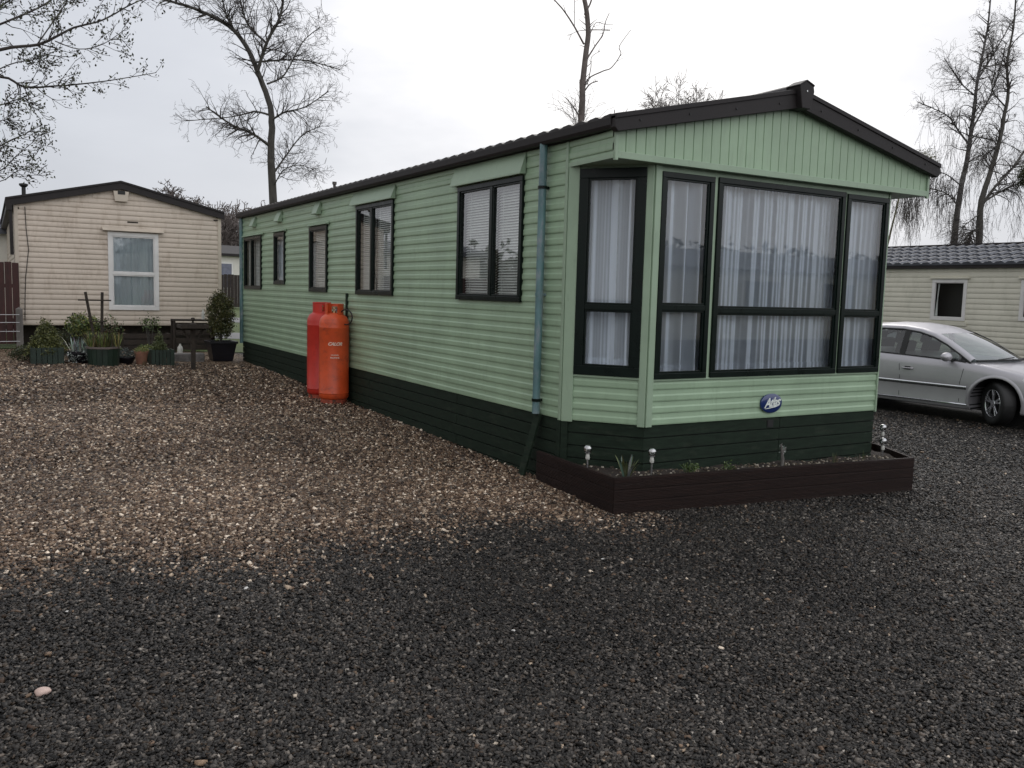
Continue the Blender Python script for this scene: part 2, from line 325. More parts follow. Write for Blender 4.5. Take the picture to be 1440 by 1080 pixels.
def footprint(x, y):                    # true where stones would be hidden under something
    return ((x > .0) & (x < 3.2) & (y > -.5) & (y < 10.6)) | ((x > -.1) & (x < 3.2) & (y > -.9) & (y < 0)) | ((x > 9.2) & (x < 10.6) & (y > 1) & (y < 6))
def stones():
    P = []; 
    for r0, r1, dens in ((2.2, 3.4, 13500), (3.4, 5, 9000), (5, 7.5, 6200), (7.5, 11, 2900), (11, 16, 900)):
        n = int(dens*(r1*r1-r0*r0)/2*R(74)); r = np.sqrt(rng.uniform(r0*r0, r1*r1, n)); a = YAW+rng.uniform(-R(37), R(37), n)
        P.append(np.stack([CAM[0]+r*np.sin(a), CAM[1]+r*np.cos(a), r], 1))
    P = np.concatenate(P); P = P[~footprint(P[:, 0], P[:, 1])]; P = P[P[:, 1] < 10.5]
    x, y, r = P.T; n = len(x)
    wob = .16*np.sin(2.1*x+1)+.10*np.sin(5.3*x+y*2)+.07*np.sin(11*x)
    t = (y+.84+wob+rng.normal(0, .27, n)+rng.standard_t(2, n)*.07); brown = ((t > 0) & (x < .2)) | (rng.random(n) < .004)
    big = np.clip(1+(r-4)*.07, 1, 1.7)
    s = np.where(brown, rng.uniform(.0045, .0092, n), rng.uniform(.0042, .0085, n))*big
    s *= np.where(rng.random(n) < .03, 1.5, 1)
    sx = s*rng.uniform(.9, 1.5, n); sy = s*rng.uniform(.6, 1.0, n); sz = np.where(brown, s*rng.uniform(.5, .8, n), s*rng.uniform(.22, .5, n))
    base = np.array([(i, j, k) for k in (-1, 1) for j in (-1, 1) for i in (-1, 1)], float)
    V = np.repeat(base[None], n, 0); V *= 1+rng.uniform(-.38, .25, V.shape)
    V *= np.stack([sx, sy, sz], 1)[:, None, :]
    az = rng.uniform(0, 2*np.pi, n); tl = rng.normal(0, .38, n); t2 = rng.normal(0, .38, n)
    def rot(V, a, i, j):
        c, s_ = np.cos(a)[:, None], np.sin(a)[:, None]; u, v = V[..., i].copy(), V[..., j].copy(); V[..., i] = c*u-s_*v; V[..., j] = s_*u+c*v
    rot(V, tl, 1, 2); rot(V, t2, 0, 2); rot(V, az, 0, 1)
    V += np.stack([x, y, Gv(x, y)+sz*.55+rng.uniform(0, .006, n)], 1)[:, None, :]
    # colours
    pal_b = np.array([(.026, .016, .010), (.066, .041, .026), (.135, .090, .060), (.22, .155, .105), (.115, .095, .078), (.38, .30, .22), (.66, .57, .46)])
    pal_s = np.array([(.008, .0072, .0064), (.017, .0152, .0135), (.034, .030, .026), (.066, .059, .052), (.050, .036, .024), (.14, .125, .108), (.27, .25, .22)])
    ib = rng.choice(7, n, p=[.16, .24, .22, .14, .10, .10, .04]); is_ = rng.choice(7, n, p=[.27, .22, .18, .17, .07, .084, .006])
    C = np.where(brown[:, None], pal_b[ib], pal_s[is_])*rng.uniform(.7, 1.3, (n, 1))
    patch = np.sin(1.3*x+.7*y+2)*np.sin(.9*y-1.7*x)+.6*np.sin(3.1*x+1)*np.sin(2.7*y+x)
    C *= (1+.16*patch)[:, None]*np.array([1+.03, 1, .97])
    C = np.concatenate([np.clip(C, 0, 1), np.ones((n, 1))], 1); C = np.repeat(C[:, None, :], 8, 1)
    fq = np.array([(0, 2, 3, 1), (4, 5, 7, 6), (0, 1, 5, 4), (2, 6, 7, 3), (0, 4, 6, 2), (1, 3, 7, 5)])
    F = (np.arange(n)[:, None, None]*8+fq[None]).reshape(-1)
    me = bpy.data.meshes.new('gravel'); me.vertices.add(n*8); me.vertices.foreach_set('co', V.astype(np.float32).ravel())
    me.loops.add(len(F)); me.loops.foreach_set('vertex_index', F.astype(np.int32)); me.polygons.add(n*6)
    me.polygons.foreach_set('loop_start', np.arange(0, n*24, 4, dtype=np.int32)); me.polygons.foreach_set('loop_total', np.full(n*6, 4, np.int32))
    me.update(calc_edges=True)
    a = me.color_attributes.new('col', 'FLOAT_COLOR', 'POINT'); a.data.foreach_set('color', C.astype(np.float32).ravel())
    o = bpy.data.objects.new('gravel', me); COL.objects.link(o); me.materials.append(attr_mat('wet_gravel', .5, .3, var=.35, scale=150))
    tag(o, 'loose brown pea gravel and dark slate chippings covering the yard', 'gravel', kind='stuff')
    print('stones', n)
stones()
def pebble(u, v, size, label, c, rz=0):
    p = atg(u, v); bm = bmesh.new(); bmesh.ops.create_icosphere(bm, subdivisions=3, radius=1)
    ph = random.random()*9
    for q in bm.verts:
        k = 1+.10*math.sin(3*q.co.x+ph)+.08*math.cos(4*q.co.y+2*q.co.z+ph); q.co = Vector((q.co.x*size*k, q.co.y*size*.72*k, q.co.z*size*.5*k))
    me = bpy.data.meshes.new('stone'); bm.to_mesh(me); bm.free(); o = bpy.data.objects.new('stone', me); COL.objects.link(o)
    for f in me.polygons: f.use_smooth = True
    me.materials.append(c); o.location = (p.x, p.y, G(p.x, p.y)+size*.42); o.rotation_euler = (0, 0, rz); tag(o, label, 'stone', 'pale stones lying on the slate chippings')
pk = mat('pinkish_pebble', (.55, .40, .34), .6, var=.2, scale=30); wt = mat('white_pebble', (.62, .60, .56), .6, var=.2, scale=30)
pebble(61, 977, .030, 'large pinkish oval pebble lying alone on dark slate at lower left', pk, .3)
pebble(722, 889, .013, 'small white pebble in the middle of the slate, below the planter corner', wt, 1)
pebble(848, 788, .013, 'small white pebble on slate just in front of the planter corner', wt, 2)
pebble(94, 862, .012, 'small white pebble on slate straight above the large pink pebble', wt, .5)
pebble(346, 829, .015, 'whitish broken stone on slate left of centre near the brown gravel', wt, .9)
pebble(752, 850, .010, 'tiny white chip on slate between the two brighter white pebbles', wt, .2)

# ------------------------------------------------------------------ caravan walls
PITCH_ = .095
def sprof(z0, z1, kind='rib', pitch=PITCH_, base=.536):
    """siding section between z0 and z1: list of (offset, z)"""
    if kind == 'rib': P = [(.009, 0), (.011, .010), (.0105, .042), (.0035, .055), (.001, .0925), (.001, .0925)]
    else: P = [(.010, 0), (.0165, .018), (.0165, .045), (.012, .072), (.004, .0925), (.001, .0935)]
    sc_ = pitch/.095; pts = []
    k = math.floor((z0-base)/pitch)-1
    while base+k*pitch < z1+pitch:
        pts += [(o, base+k*pitch+z*sc_) for o, z in P]; k += 1
    res = []
    for (o0, a), (o1, b) in zip(pts, pts[1:]):
        if b < z0 or a > z1: continue
        if a < z0 <= b and b > a: res.append((o0+(o1-o0)*(z0-a)/(b-a), z0))
        if z0 <= a <= z1: res.append((o0, a))
        if a < z1 < b: res.append((o0+(o1-o0)*(z1-a)/(b-a), z1))
    return res
def siding(mb, A, B, n, z0, z1, holes=(), kind='rib', pitch=PITCH_, top=None, base=.536):
    """panel from A to B (2D) with outward normal n; holes (s0,s1,za,zb); top(s)->z for a gable"""
    A, B, n = Vector(A), Vector(B), Vector(n); ln = (B-A).length; d = (B-A)/ln
    cuts = sorted({0, ln, *[h[0] for h in holes], *[h[1] for h in holes]}); 
    def strip(s0, s1, za, zb):
        pr = sprof(za, zb, kind, pitch, base)
        if len(pr) < 2: return
        nseg = max(1, int((s1-s0)/1.2)); rows = []
        for i in range(nseg+1):
            s = s0+(s1-s0)*i/nseg
            rows.append([(A.x+d.x*s+n.x*o, A.y+d.y*s+n.y*o, z) for o, z in pr])
        mb.grid(rows)
    if top:
        k = 0; zz = z0
        z = z0
        while z < z1:
            zb = min(z1, base+(math.floor((z-base)/pitch+1e-6)+1)*pitch)
            # clip row ends against the sloped top
            ss = [i*ln/240 for i in range(241)]; ok = [s for s in ss if top(s) >= zb]
            if ok: strip_s = (ok[0], ok[-1])
            else: strip_s = None
            if strip_s:
                s0, s1 = strip_s
                cc = sorted({s0, s1, *[h[0] for h in holes if s0 < h[0] < s1], *[h[1] for h in holes if s0 < h[1] < s1]})
                for a, b in zip(cc, cc[1:]):
                    hh = [h for h in holes if h[0] <= (a+b)/2 <= h[1]]
                    lo, hi = z, zb
                    if hh:
                        if hh[0][2] <= lo and hh[0][3] >= hi: continue
                        if lo < hh[0][2] < hi: hi = hh[0][2]
                        elif lo < hh[0][3] < hi: lo = hh[0][3]
                    strip(a, b, lo, hi)
            z = zb+1e-7
        return
    for a, b in zip(cuts, cuts[1:]):
        if b-a < 1e-5: continue
        hh = sorted([h for h in holes if h[0] <= (a+b)/2 <= h[1]], key=lambda h: h[2]); z = z0
        for h in hh:
            if h[2] > z: strip(a, b, z, h[2])
            z = h[3]
        if z < z1: strip(a, b, z, z1)
def T3(A, d, n):                         # local wall frame -> world (s, out, z)
    A, d, n = Vector(A), Vector(d), Vector(n)
    return lambda s, o, z: (A.x+d.x*s+n.x*o, A.y+d.y*s+n.y*o, z)
def wbox(mb, T, s0, s1, o0, o1, z0, z1):
    mb.add([T(s, o, z) for z in (z0, z1) for o in (o0, o1) for s in (s0, s1)], [(0, 2, 3, 1), (4, 5, 7, 6), (0, 1, 5, 4), (2, 6, 7, 3), (0, 4, 6, 2), (1, 3, 7, 5)])
def window(parent, T, s0, s1, z0, z1, fw=.045, mull=(), trans=(), cover=None, fmat='frame', gmat='glass', proud=.028, inner=.016, name='window', label=None, fold=11, seed=0, cov2=None):
    mb = MB(); o0 = -.03
    wbox(mb, T, s0, s1, o0, proud, z0, z0+fw); wbox(mb, T, s0, s1, o0, proud, z1-fw, z1)
    wbox(mb, T, s0, s0+fw, o0, proud-.001, z0+fw, z1-fw); wbox(mb, T, s1-fw, s1, o0, proud-.001, z0+fw, z1-fw)
    for t in trans: wbox(mb, T, s0+fw, s1-fw, o0, proud-.003, t-.022, t+.022)
    zz = [z0+fw, *[x for t in trans for x in (t-.022, t+.022)], z1-fw]
    for m_ in mull:
        for a, b in zip(zz[::2], zz[1::2]): wbox(mb, T, m_-.024, m_+.024, o0, proud-.005, a, b)
    # inner bead round each pane
    cs = [s0+fw, *[x for m_ in mull for x in (m_-.024, m_+.024)], s1-fw]
    for a, b in zip(cs[::2], cs[1::2]):
        for c, e in zip(zz[::2], zz[1::2]):
            i = inner
            wbox(mb, T, a, b, .0, proud-.012, c, c+i); wbox(mb, T, a, b, .0, proud-.012, e-i, e)
            wbox(mb, T, a, a+i, .0, proud-.012, c+i, e-i); wbox(mb, T, b-i, b, .0, proud-.012, c+i, e-i)
    f = mb.build(name, M[fmat], parent, bevel=.003)
    if label: f['label'] = label
    g = MB(); g.quad(T(s0+fw, .004, z0+fw), T(s1-fw, .004, z0+fw), T(s1-fw, .004, z1-fw), T(s0+fw, .004, z1-fw))
    g.build('pane', M[gmat], f)
    if cover == 'net':
        rd = random.Random(seed); n = int((s1-s0)/.004)+2; P = []; ph = [rd.uniform(0, 6.28) for _ in range(5)]
        fr = [rd.uniform(.8, 1.3)*fold*k for k in (1, 1.7, 2.6, .45, 4.1)]
        zs = [z0+fw-.01, z0+fw+.05, z0+fw+.055, (z0+z1)/2, z1-fw+.02]
        for i in range(n):
            s = s0-.03+(s1-s0+.06)*i/(n-1); row = []
            for j, z in enumerate(zs):
                q = (z-z0)/(z1-z0); sh = s+.012*math.sin(3*s+2*q+ph[4])*(1-q)
                w0 = math.sin(fr[0]*sh*3.0+ph[0]+2.2*math.sin(fr[3]*sh*1.7)+.5*q); am = .55+.6*math.sin(fr[3]*sh*1.9+ph[2]+.6*q); o = -.09+.030*am*w0+.012*math.sin(fr[1]*sh*3.1+ph[1]+q)+.005*math.sin(fr[2]*sh*4.3+ph[2])+.012*math.sin(fr[3]*sh*2+ph[3])
                row.append(T(s, o, z))
            P.append(row)
        mb = MB(); mb.grid(P); c = mb.build('curtain', M['curtain'], f, smooth=True, angle=180)
        mb = MB(); mb.grid([[tuple(p) for p in [T(*q) for q in ()] or r[:3]] for r in P])   # doubled hem
        for k in range(len(mb.v)): mb.v[k] = tuple(Vector(mb.v[k])+Vector(T(0, .004, 0))-Vector(T(0, 0, 0)))
        mb.build('curtain_hem', M['curtain'], f, smooth=True, angle=180)
    elif cover == 'blind':
        mb = MB(); z = z0+fw+.012; k = 0
        while z < z1-fw:
            til = .0165+.0008*math.sin(k*1.3+seed)
            for a, b in zip(cs[::2], cs[1::2]):
                mb.quad(T(a, -.062-.008, z+til*.8), T(b, -.062-.008, z+til*.8), T(b, -.040-.008, z-til*.5), T(a, -.040-.008, z-til*.5))
            z += .025; k += 1
        for a, b in zip(cs[::2], cs[1::2]):
            for q in (.2, .8): mb.bar(T(a+(b-a)*q, -.038, z0+fw), T(a+(b-a)*q, -.038, z1-fw), .004, .002)
        mb.build('blind', M['blind'], f, recalc=False)
    elif cover == 'lace':
        mb = MB(); P = []
        for i in range(60):
            s = s0+fw*.5+(s1-s0-fw)*i/59; P.append([T(s, -.05+.008*math.sin(40*s)+.006*math.sin(97*s+1), z) for z in (z0, (z0+z1)/2, z1)])
        mb.grid(P); mb.build('curtain', M['lace'], f, smooth=True, angle=180)
    elif cover == 'shade':
        mb = MB(); mb.quad(T(s0, -.06, z0), T(s1, -.06, z0), T(s1, -.06, z1), T(s0, -.06, z1)); mb.build('blind', M['blind'], f)
    return f
def roof_sheet(x0, z0, x1, z1, y0, y1, pitch=.18, rows=6, amp=.022, step=.016, ybend=None):
    """pantile-pressed sheet from the eave (x0,z0) to the ridge (x1,z1)"""
    ny = int(abs(y1-y0)/pitch*8); P = []; nx = Vector((z0-z1, 0, x1-x0)).normalized()
    if nx.z < 0: nx = -nx
    us = []
    for r in range(rows):
        for q in (0, .5, .985): us.append(((r+q)/rows, r, q))
    us.append((1, rows-1, 1))
    for i in range(ny+1):
        y = y0+(y1-y0)*i/ny; row = []; ph = 2*math.pi*(y-y0)/pitch
        wv = amp*(.5+.5*math.sin(ph)+.22*math.sin(2*ph+.8))
        for u, r, q in us:
            h = wv+step*(1-q)+ (.0 if q > 0 else 0)
            p = Vector((x0+(x1-x0)*u, y, z0+(z1-z0)*u))+nx*h; row.append(p)
        # turned down front edge
        row.insert(0, Vector((x0, y, z0-.012)))
        P.append(row)
    return MB().grid(P)

# ================================================================== THE GREEN CARAVAN
LEN, WID, BX, BY = 10.645, 3.6485, .4274, .5431
ZB, ZE = .536, 2.80
car_ = thing('static_caravan', (0, 0, 0), 'large sage green static caravan with bay end, dark green window frames and brown roof', 'caravan')
gp = car_
# side wall (near, x=0, outward -x); s runs along +y
TS = T3((0, 0), (0, 1), (-1, 0))
wins = [(9.275, 10.44, 1.498, 2.41), (7.88, 8.485, 1.59, 2.41), (5.85, 6.63, 1.495, 2.41), (3.54, 4.73, 1.485, 2.58), (.678, 1.915, 1.477, 2.57)]
mb = MB(); siding(mb, (0, .03), (0, LEN-.04), (-1, 0), ZB, ZE, [(a-.03+.03-.03, b-.03-.0, c+.01, d-.01) for a, b, c, d in [(w_[0]+.03, w_[1]-.03+.03, w_[2], w_[3]) for w_ in wins]])
# far side, rear end
siding(mb, (WID, LEN), (WID, 0), (1, 0), ZB, ZE)
siding(mb, (0, LEN), (WID, LEN), (0, 1), ZB, ZE)
# bay below the windows
A2, B2, C2, D2 = Vector((0, 0)), Vector((BX, -BY)), Vector((WID-BX, -BY)), Vector((WID, 0))
chl = (B2-A2).length; dch = (B2-A2)/chl; nch = Vector((dch.y, -dch.x)); nch = nch if nch.y < 0 else -nch
dch2 = (D2-C2)/chl; nch2 = Vector((dch2.y, -dch2.x)); nch2 = nch2 if nch2.y < 0 else -nch2
siding(mb, A2, B2, nch, ZB, .915); siding(mb, B2, C2, (0, -1), ZB, .90); siding(mb, C2, D2, nch2, ZB, .915)
mb.build('wall', M['green'], gp, recalc=False)
TC = T3(A2, dch, nch); TF = T3((0, -BY), (1, 0), (0, -1)); TC2 = T3(C2, dch2, nch2)
mb = MB()                                # corner posts and flat trims
wbox(mb, TS, .0, .035, -.01, .020, ZB-.012, ZE); wbox(mb, TC, .0, .092, -.01, .021, ZB-.014, 2.60); wbox(mb, TC, .637-.004, chl, -.01, .021, ZB-.014, 2.60)
wbox(mb, TF, BX-.004, .484, -.01, .0215, ZB-.014, 2.60); wbox(mb, TF, 3.208, WID-BX+.002, -.01, .0215, ZB-.014, 2.60)
wbox(mb, TF, 1.032, 1.072, -.01, .012, .9, 2.58); wbox(mb, TF, 2.606, 2.630, -.01, .012, .9, 2.58)
wbox(mb, TC2, .0, .06, -.01, .021, ZB-.014, 2.60); wbox(mb, TC2, .60, chl, -.01, .021, ZB-.014, 2.60)
wbox(mb, TF, .484, 3.208, -.01, .010, 2.52, 2.60); wbox(mb, TF, .484, 3.208, -.01, .018, .888, .908)
wbox(mb, TC, .092, .633, -.01, .010, 2.54, 2.60); wbox(mb, TC2, .06, .60, -.01, .010, 2.54, 2.60)
wbox(mb, TC, .092, .633, -.01, .018, .895, .915); wbox(mb, TC2, .06, .60, -.01, .018, .895, .915)
mb.build('corner_trim', M['trim'], gp, bevel=.004)
# bay windows
window(gp, TC, .092, .633, .915, 2.55, .075, trans=(1.462,), cover='net', seed=1, fold=9, name='window', label='tall angled side window of the bay with wide frame')
window(gp, TF, .486, 1.030, .905, 2.525, .045, trans=(1.475,), cover='net', seed=2, fold=8, label='narrow left window of the bay front')
window(gp, TF, 1.074, 2.604, .905, 2.530, .045, trans=(1.458,), cover='net', seed=3, fold=10, label='wide middle window of the bay front')
window(gp, TF, 2.632, 3.206, .905, 2.520, .045, trans=(1.454,), cover='net', seed=4, fold=8, label='narrow right window of the bay front')
window(gp, TC2, .062, .598, .915, 2.55, .07, trans=(1.46,), cover='net', seed=5)
# side windows
window(gp, TS, *wins[4][:2], *wins[4][2:], .045, mull=(1.24,), cover='blind', gmat='glassdark', proud=.034, seed=1, label='widest side window, nearest the bay, blind down')
window(gp, TS, *wins[3][:2], *wins[3][2:], .045, mull=(4.22,), cover='blind', gmat='glassdark', proud=.034, seed=2, label='two pane side window behind the gas bottles')
window(gp, TS, *wins[2][:2], *wins[2][2:], .05, cover='blind', gmat='glassdark', proud=.034, seed=3, label='single pane side window above the gas bottles')
window(gp, TS, *wins[1][:2], *wins[1][2:], .05, cover='net', gmat='glassdark', proud=.034, seed=4, label='narrowest side window with pale curtain')
window(gp, TS, *wins[0][:2], *wins[0][2:], .045, mull=(9.94,), cover='blind', gmat='glassdark', proud=.034, seed=5, label='farthest side window')
# drip hoods over the side windows and the small vents
for (a, b, c, d) in ((.655, 2.0, 2.578, 2.765), (3.50, 4.85, 2.588, 2.745)):
    mb = MB(); mb.prism([TS(a, .016, d), TS(a, .075, c+.012), TS(a, .075, c), TS(a, .016, c+.004)], Vector(TS(b, 0, 0))-Vector(TS(a, 0, 0))); mb.build('window_hood', M['trim'], gp)
for (a, b) in ((5.78, 6.70), (7.81, 8.54), (9.15, 10.50)):
    mb = MB(); mb.prism([TS(a, .014, 2.455), TS(a, .055, 2.432), TS(a, .055, 2.424), TS(a, .014, 2.420)], Vector(TS(b, 0, 0))-Vector(TS(a, 0, 0))); mb.build('window_hood', M['trim'], gp)
for (a, b) in ((6.14, 6.36), (8.05, 8.30), (9.64, 9.86)):
    mb = MB(); mb.prism([TS(a, .012, 2.76), TS(a, .085, 2.585), TS(a, .080, 2.575), TS(a, .012, 2.575)], Vector(TS(b, 0, 0))-Vector(TS(a, 0, 0))); mb.build('air_vent', M['trim'], gp)
# gable box over the bay
GY = -.62; ZT, ZS = 2.567, 2.618
def zr(x): return 2.775+ (3.185-2.775)*(1-abs(x-1.815)/1.86)       # underside of the barge board
mb = MB(); x = -.02; n = 0
while x < 3.655:
    x1 = min(x+.094, 3.66); g = .010
    P = [(x+.000, GY+.008), (x+g*.5, GY-.001), (x1-g*.5, GY-.001), (x1, GY+.008)]
    for (xa, ya), (xb, yb) in zip(P, P[1:]):
        mb.quad((xa, ya, ZS-.004), (xb, yb, ZS-.004), (xb, yb, zr(xb)+.06), (xa, ya, zr(xa)+.06))
    x = x1
mb.build('gable_boarding', M['green'], gp, recalc=False)
mb = MB(); mb.box(-.032, 3.668, GY-.018, GY+.008, ZT, ZS)           # trim below the boards
mb.box(-.034, -.006, GY-.020, GY+.006, ZT-.016, 2.80); mb.box(3.642, 3.670, GY-.020, GY+.006, ZT-.016, 2.80)
mb.add([(-.025, GY, ZT+.004), (3.66, GY, ZT+.004), (3.66, .0, ZT+.004), (-.01, .0, ZT+.004)], [(0, 1, 2, 3)])  # soffit
mb.build('gable_trim', M['trim'], gp, bevel=.003)
mb = MB(); siding(mb, (-.028, GY+.01), (0, .0), (-1, 0), 2.597, 2.85); mb.build('side_fascia', M['green'], gp, recalc=False)
mb = MB(); siding(mb, (WID, 0), (3.665, GY+.01), (1, 0), 2.597, 2.85); mb.build('side_fascia', M['green'], gp, recalc=False)
mb = MB(); mb.prism([(-.040, GY, ZT), (-.040, GY, ZT+.032), (-.012, .0, ZT+.032), (-.012, .0, ZT)], (.03, 0, 0)); mb.build('side_trim', M['trim'], gp)
# roof
YF, YB = -.655, LEN+.12; XL, XR, XM = -.085, 3.725, 1.81; ZEV, ZRD = 2.845, 3.275
rf = roof_sheet(XL, ZEV, XM, ZRD, YF, YB, rows=5, amp=.015).build('roof', M['tile'], gp, smooth=True, angle=60)
roof_sheet(XR, ZEV, XM, ZRD, YF, YB, rows=5).build('roof', M['tile'], gp, smooth=True, angle=60)
mb = MB(); mb.tube([(XM, YF-.03, ZRD+.02), (XM, YB, ZRD+.02)], .05, 10); mb.build('ridge', M['tile'], rf, smooth=True)
for sx, x0, x1 in ((-1, XL-.005, XM), (1, XR+.005, XM)):            # barge boards on the front
    z0b, z0t, z1b, z1t = 2.745, 2.858, 3.145, 3.288
    mb = MB(); mb.prism([(x0+(-sx)*.03, YF-.045, z0b), (x0, YF-.045, z0b+.03), (x0, YF-.045, z0t), (x1, YF-.045, z1t), (x1, YF-.045, z1b)], (0, .06, 0))
    mb.prism([(x0, YF-.055, z0t-.025), (x0, YF-.055, z0t+.012), (x1, YF-.055, z1t+.012), (x1, YF-.055, z1t-.025)], (0, .09, 0))
    b_ = mb.build('barge_board', M['charcoal'], gp, bevel=.004)
    for t in (.12, .37, .62, .87):
        q = MB(); cx = x0+(x1-x0)*t; cz = z0b+(z1b-z0b)*t+.055; q.tube([(cx, YF-.047, cz), (cx, YF-.052, cz)], .008, 8); q.build('screw', M['rubber'], b_)
mb = MB()                                # peak cap
mb.prism([(XM-.075, YF-.10, 3.270), (XM-.088, YF-.10, 3.315), (XM-.005, YF-.10, 3.350), (XM+.080, YF-.10, 3.318), (XM+.090, YF-.10, 3.275), (XM+.055, YF-.10, 3.130), (XM-.045, YF-.10, 3.130)], (0, .15, 0))
mb.prism([(XM-.095, YF-.106, 3.312), (XM-.006, YF-.106, 3.362), (XM+.088, YF-.106, 3.328), (XM+.082, YF-.106, 3.312), (XM-.005, YF-.106, 3.347), (XM-.086, YF-.106, 3.300)], (0, .15, 0))
fc = mb.build('ridge_cap', M['charcoal'], gp, bevel=.006)
q = MB(); q.tube([(XM, YF-.100, 3.27), (XM, YF-.105, 3.27)], .007, 10); q.build('screw', M['steel'], fc)
# gutters and fascia
for sx, x in ((-1, 0), (1, WID)):
    mb = MB(); mb.box(min(x+sx*.002, x+sx*.03), max(x+sx*.002, x+sx*.03), -.62, LEN+.1, 2.765, 2.85)
    pr = [(.03, .0), (.03, -.062), (.05, -.075), (.085, -.072), (.098, -.05), (.10, .0), (.094, .0), (.092, -.045), (.08, -.066), (.05, -.068), (.036, -.056), (.036, .0)]
    mb.prism([(x+sx*a, -.655, 2.845+b) for a, b in pr], (0, LEN+.75, 0))
    mb.build('gutter', M['charcoal'], gp)
mb = MB(); mb.box(.05, WID-.05, .05, LEN-.05, .54, .56); mb.box(.05, WID-.05, -.3, LEN-.05, 2.76, 2.78); mb.box(.45, 3.2, -.5, 0.06, .54, .56)
mb.box(.05, WID-.05, 3.0, 3.05, .56, 2.76); mb.build('interior', M['inside'], gp)
# skirt
def boards(mb, T, s0, s1, zt, zbf, pitch=.104, o=0.0):
    z = zt-.004; k = 0
    while z > zbf(s0)-.02 or z > zbf(s1)-.02:
        zl = z-pitch+.009; wob = .0015*math.sin(k*3.1+s0)
        wbox(mb, T, s0, s1, -.025+o, -.002+o+wob, zl, z); z -= pitch; k += 1
        if k > 9: break
mb = MB()
edges = [0, 1.9, 4.3, 6.7, 9.1, LEN]
for a, b in zip(edges, edges[1:]): boards(mb, TS, a+.002, b-.002, ZB, lambda s: G(0, s))
boards(mb, TC, .0, chl, ZB, lambda s: -.05); boards(mb, TF, BX, 1.95, ZB, lambda s: -.08); boards(mb, TF, 1.954, WID-BX, ZB, lambda s: -.15); boards(mb, TC2, 0, chl, ZB, lambda s: -.15)
boards(mb, T3((WID, 0), (0, 1), (1, 0)), 0, LEN, ZB, lambda s: -.16)
boards(mb, T3((0, LEN), (1, 0), (0, 1)), 0, WID, ZB, lambda s: .1)
sk = mb.build('skirting', M['skirt'], gp, bevel=.002)
mb = MB(); wbox(mb, TS, .0, LEN, -.06, -.03, -.1, ZB); wbox(mb, TC, -.03, chl, -.06, -.03, -.1, ZB); wbox(mb, TF, BX, WID-BX, -.06, -.03, -.2, ZB); wbox(mb, TC2, 0, chl, -.06, -.03, -.2, ZB); mb.build('skirt_backing', M['rubber'], gp)
mb = MB()
for s in (0.0,): wbox(mb, TS, s, s+.06, -.001, .014, G(0, 0)-.02, ZB-.016)
wbox(mb, TC, .0, .055, -.001, .014, -.08, ZB-.016)
mb.build('skirt_batten', M['skirt'], sk)
mb = MB(); wbox(mb, TF, 1.80, 1.86, -.003, .006, .455, .505); wbox(mb, TF, 1.792, 1.868, -.003, .003, .447, .513); mb.build('vent_hole', M['rubber'], sk)
# downpipe with its brackets
mb = MB(); mb.tube([(-.058, .31, 2.80), (-.058, .31, .545)], .033, 14); dp = mb.build('downpipe', M['pipe'], gp, smooth=True)
for z in (2.43, .66, 1.55):
    mb = MB(); mb.tube([(-.058, .31, z-.012), (-.058, .31, z+.012)], .040 if z != 1.55 else .037, 14); mb.box(-.05, .0, .29, .33, z-.01, z+.01); mb.build('pipe_bracket', M['frame'] if z != 1.55 else M['pipe'], dp)
mb = MB(); mb.tube([(-.03, LEN-.03, 2.78), (-.03, LEN-.03, .5), ], .034, 12); mb.build('downpipe', M['pipe'], gp, smooth=True)
mb = MB(); mb.tube([(.6, 7.35, 2.95), (.6, 7.35, 3.17)], .022, 12); mb.tube([(.6, 7.35, 3.14), (.6, 7.35, 3.18)], .034, 12); mb.build('roof_vent', M['greypost'], gp, smooth=True)
# oval badge
cx, cz = 1.806, .662
cx -= .0
mb = MB(); n = 40
ring = lambda rx, rz, y: [(cx+rx*math.cos(2*math.pi*k/n), y, cz+rz*math.sin(2*math.pi*k/n)) for k in range(n)]
mb.v = ring(.128, .084, -BY-.012)+ring(.128, .084, -BY-.026)+ring(.116, .072, -BY-.031)+[(cx, -BY-.034, cz)]
for k in range(n):
    k2 = (k+1) % n; mb.f += [(k, k2, n+k2, n+k), (n+k, n+k2, 2*n+k2, 2*n+k), (2*n+k, 2*n+k2, 3*n)]
bd = mb.build('badge', M['blue'], gp, smooth=True)
def text_mesh(txt, size, shear=0, extr=.002, off=0, space=1, narrow=1):
    c = bpy.data.curves.new('lettering', 'FONT'); c.body = txt; c.size = size; c.shear = shear; c.extrude = extr; c.offset = off; c.align_x = 'CENTER'; c.align_y = 'CENTER'; c.space_character = space; c.resolution_u = 4
    o = bpy.data.objects.new('lettering', c); COL.objects.link(o); bpy.context.view_layer.update()
    me = bpy.data.meshes.new_from_object(o.evaluated_get(bpy.context.evaluated_depsgraph_get())); bpy.data.objects.remove(o); bpy.data.curves.remove(c)
    for v in me.vertices: v.co.x *= narrow
    return me
me = text_mesh('Atlas', .105, .35, .002, .0022, .86)
for v in me.vertices:
    x, y, z = v.co; v.co = (cx+x, -BY-.0345-z-.000*x, cz+y*1.05+.006+x*.10)
o = bpy.data.objects.new('lettering', me); COL.objects.link(o); me.materials.append(M['badgewhite']); o.parent = bd
mb = MB(); mb.tube([(cx-.085, -BY-.033, cz-.045), (cx-.03, -BY-.036, cz-.040), (cx+.04, -BY-.036, cz-.030), (cx+.09, -BY-.033, cz-.018)], [.002, .004, .004, .0015], 6); mb.build('underline', M['badgewhite'], bd)

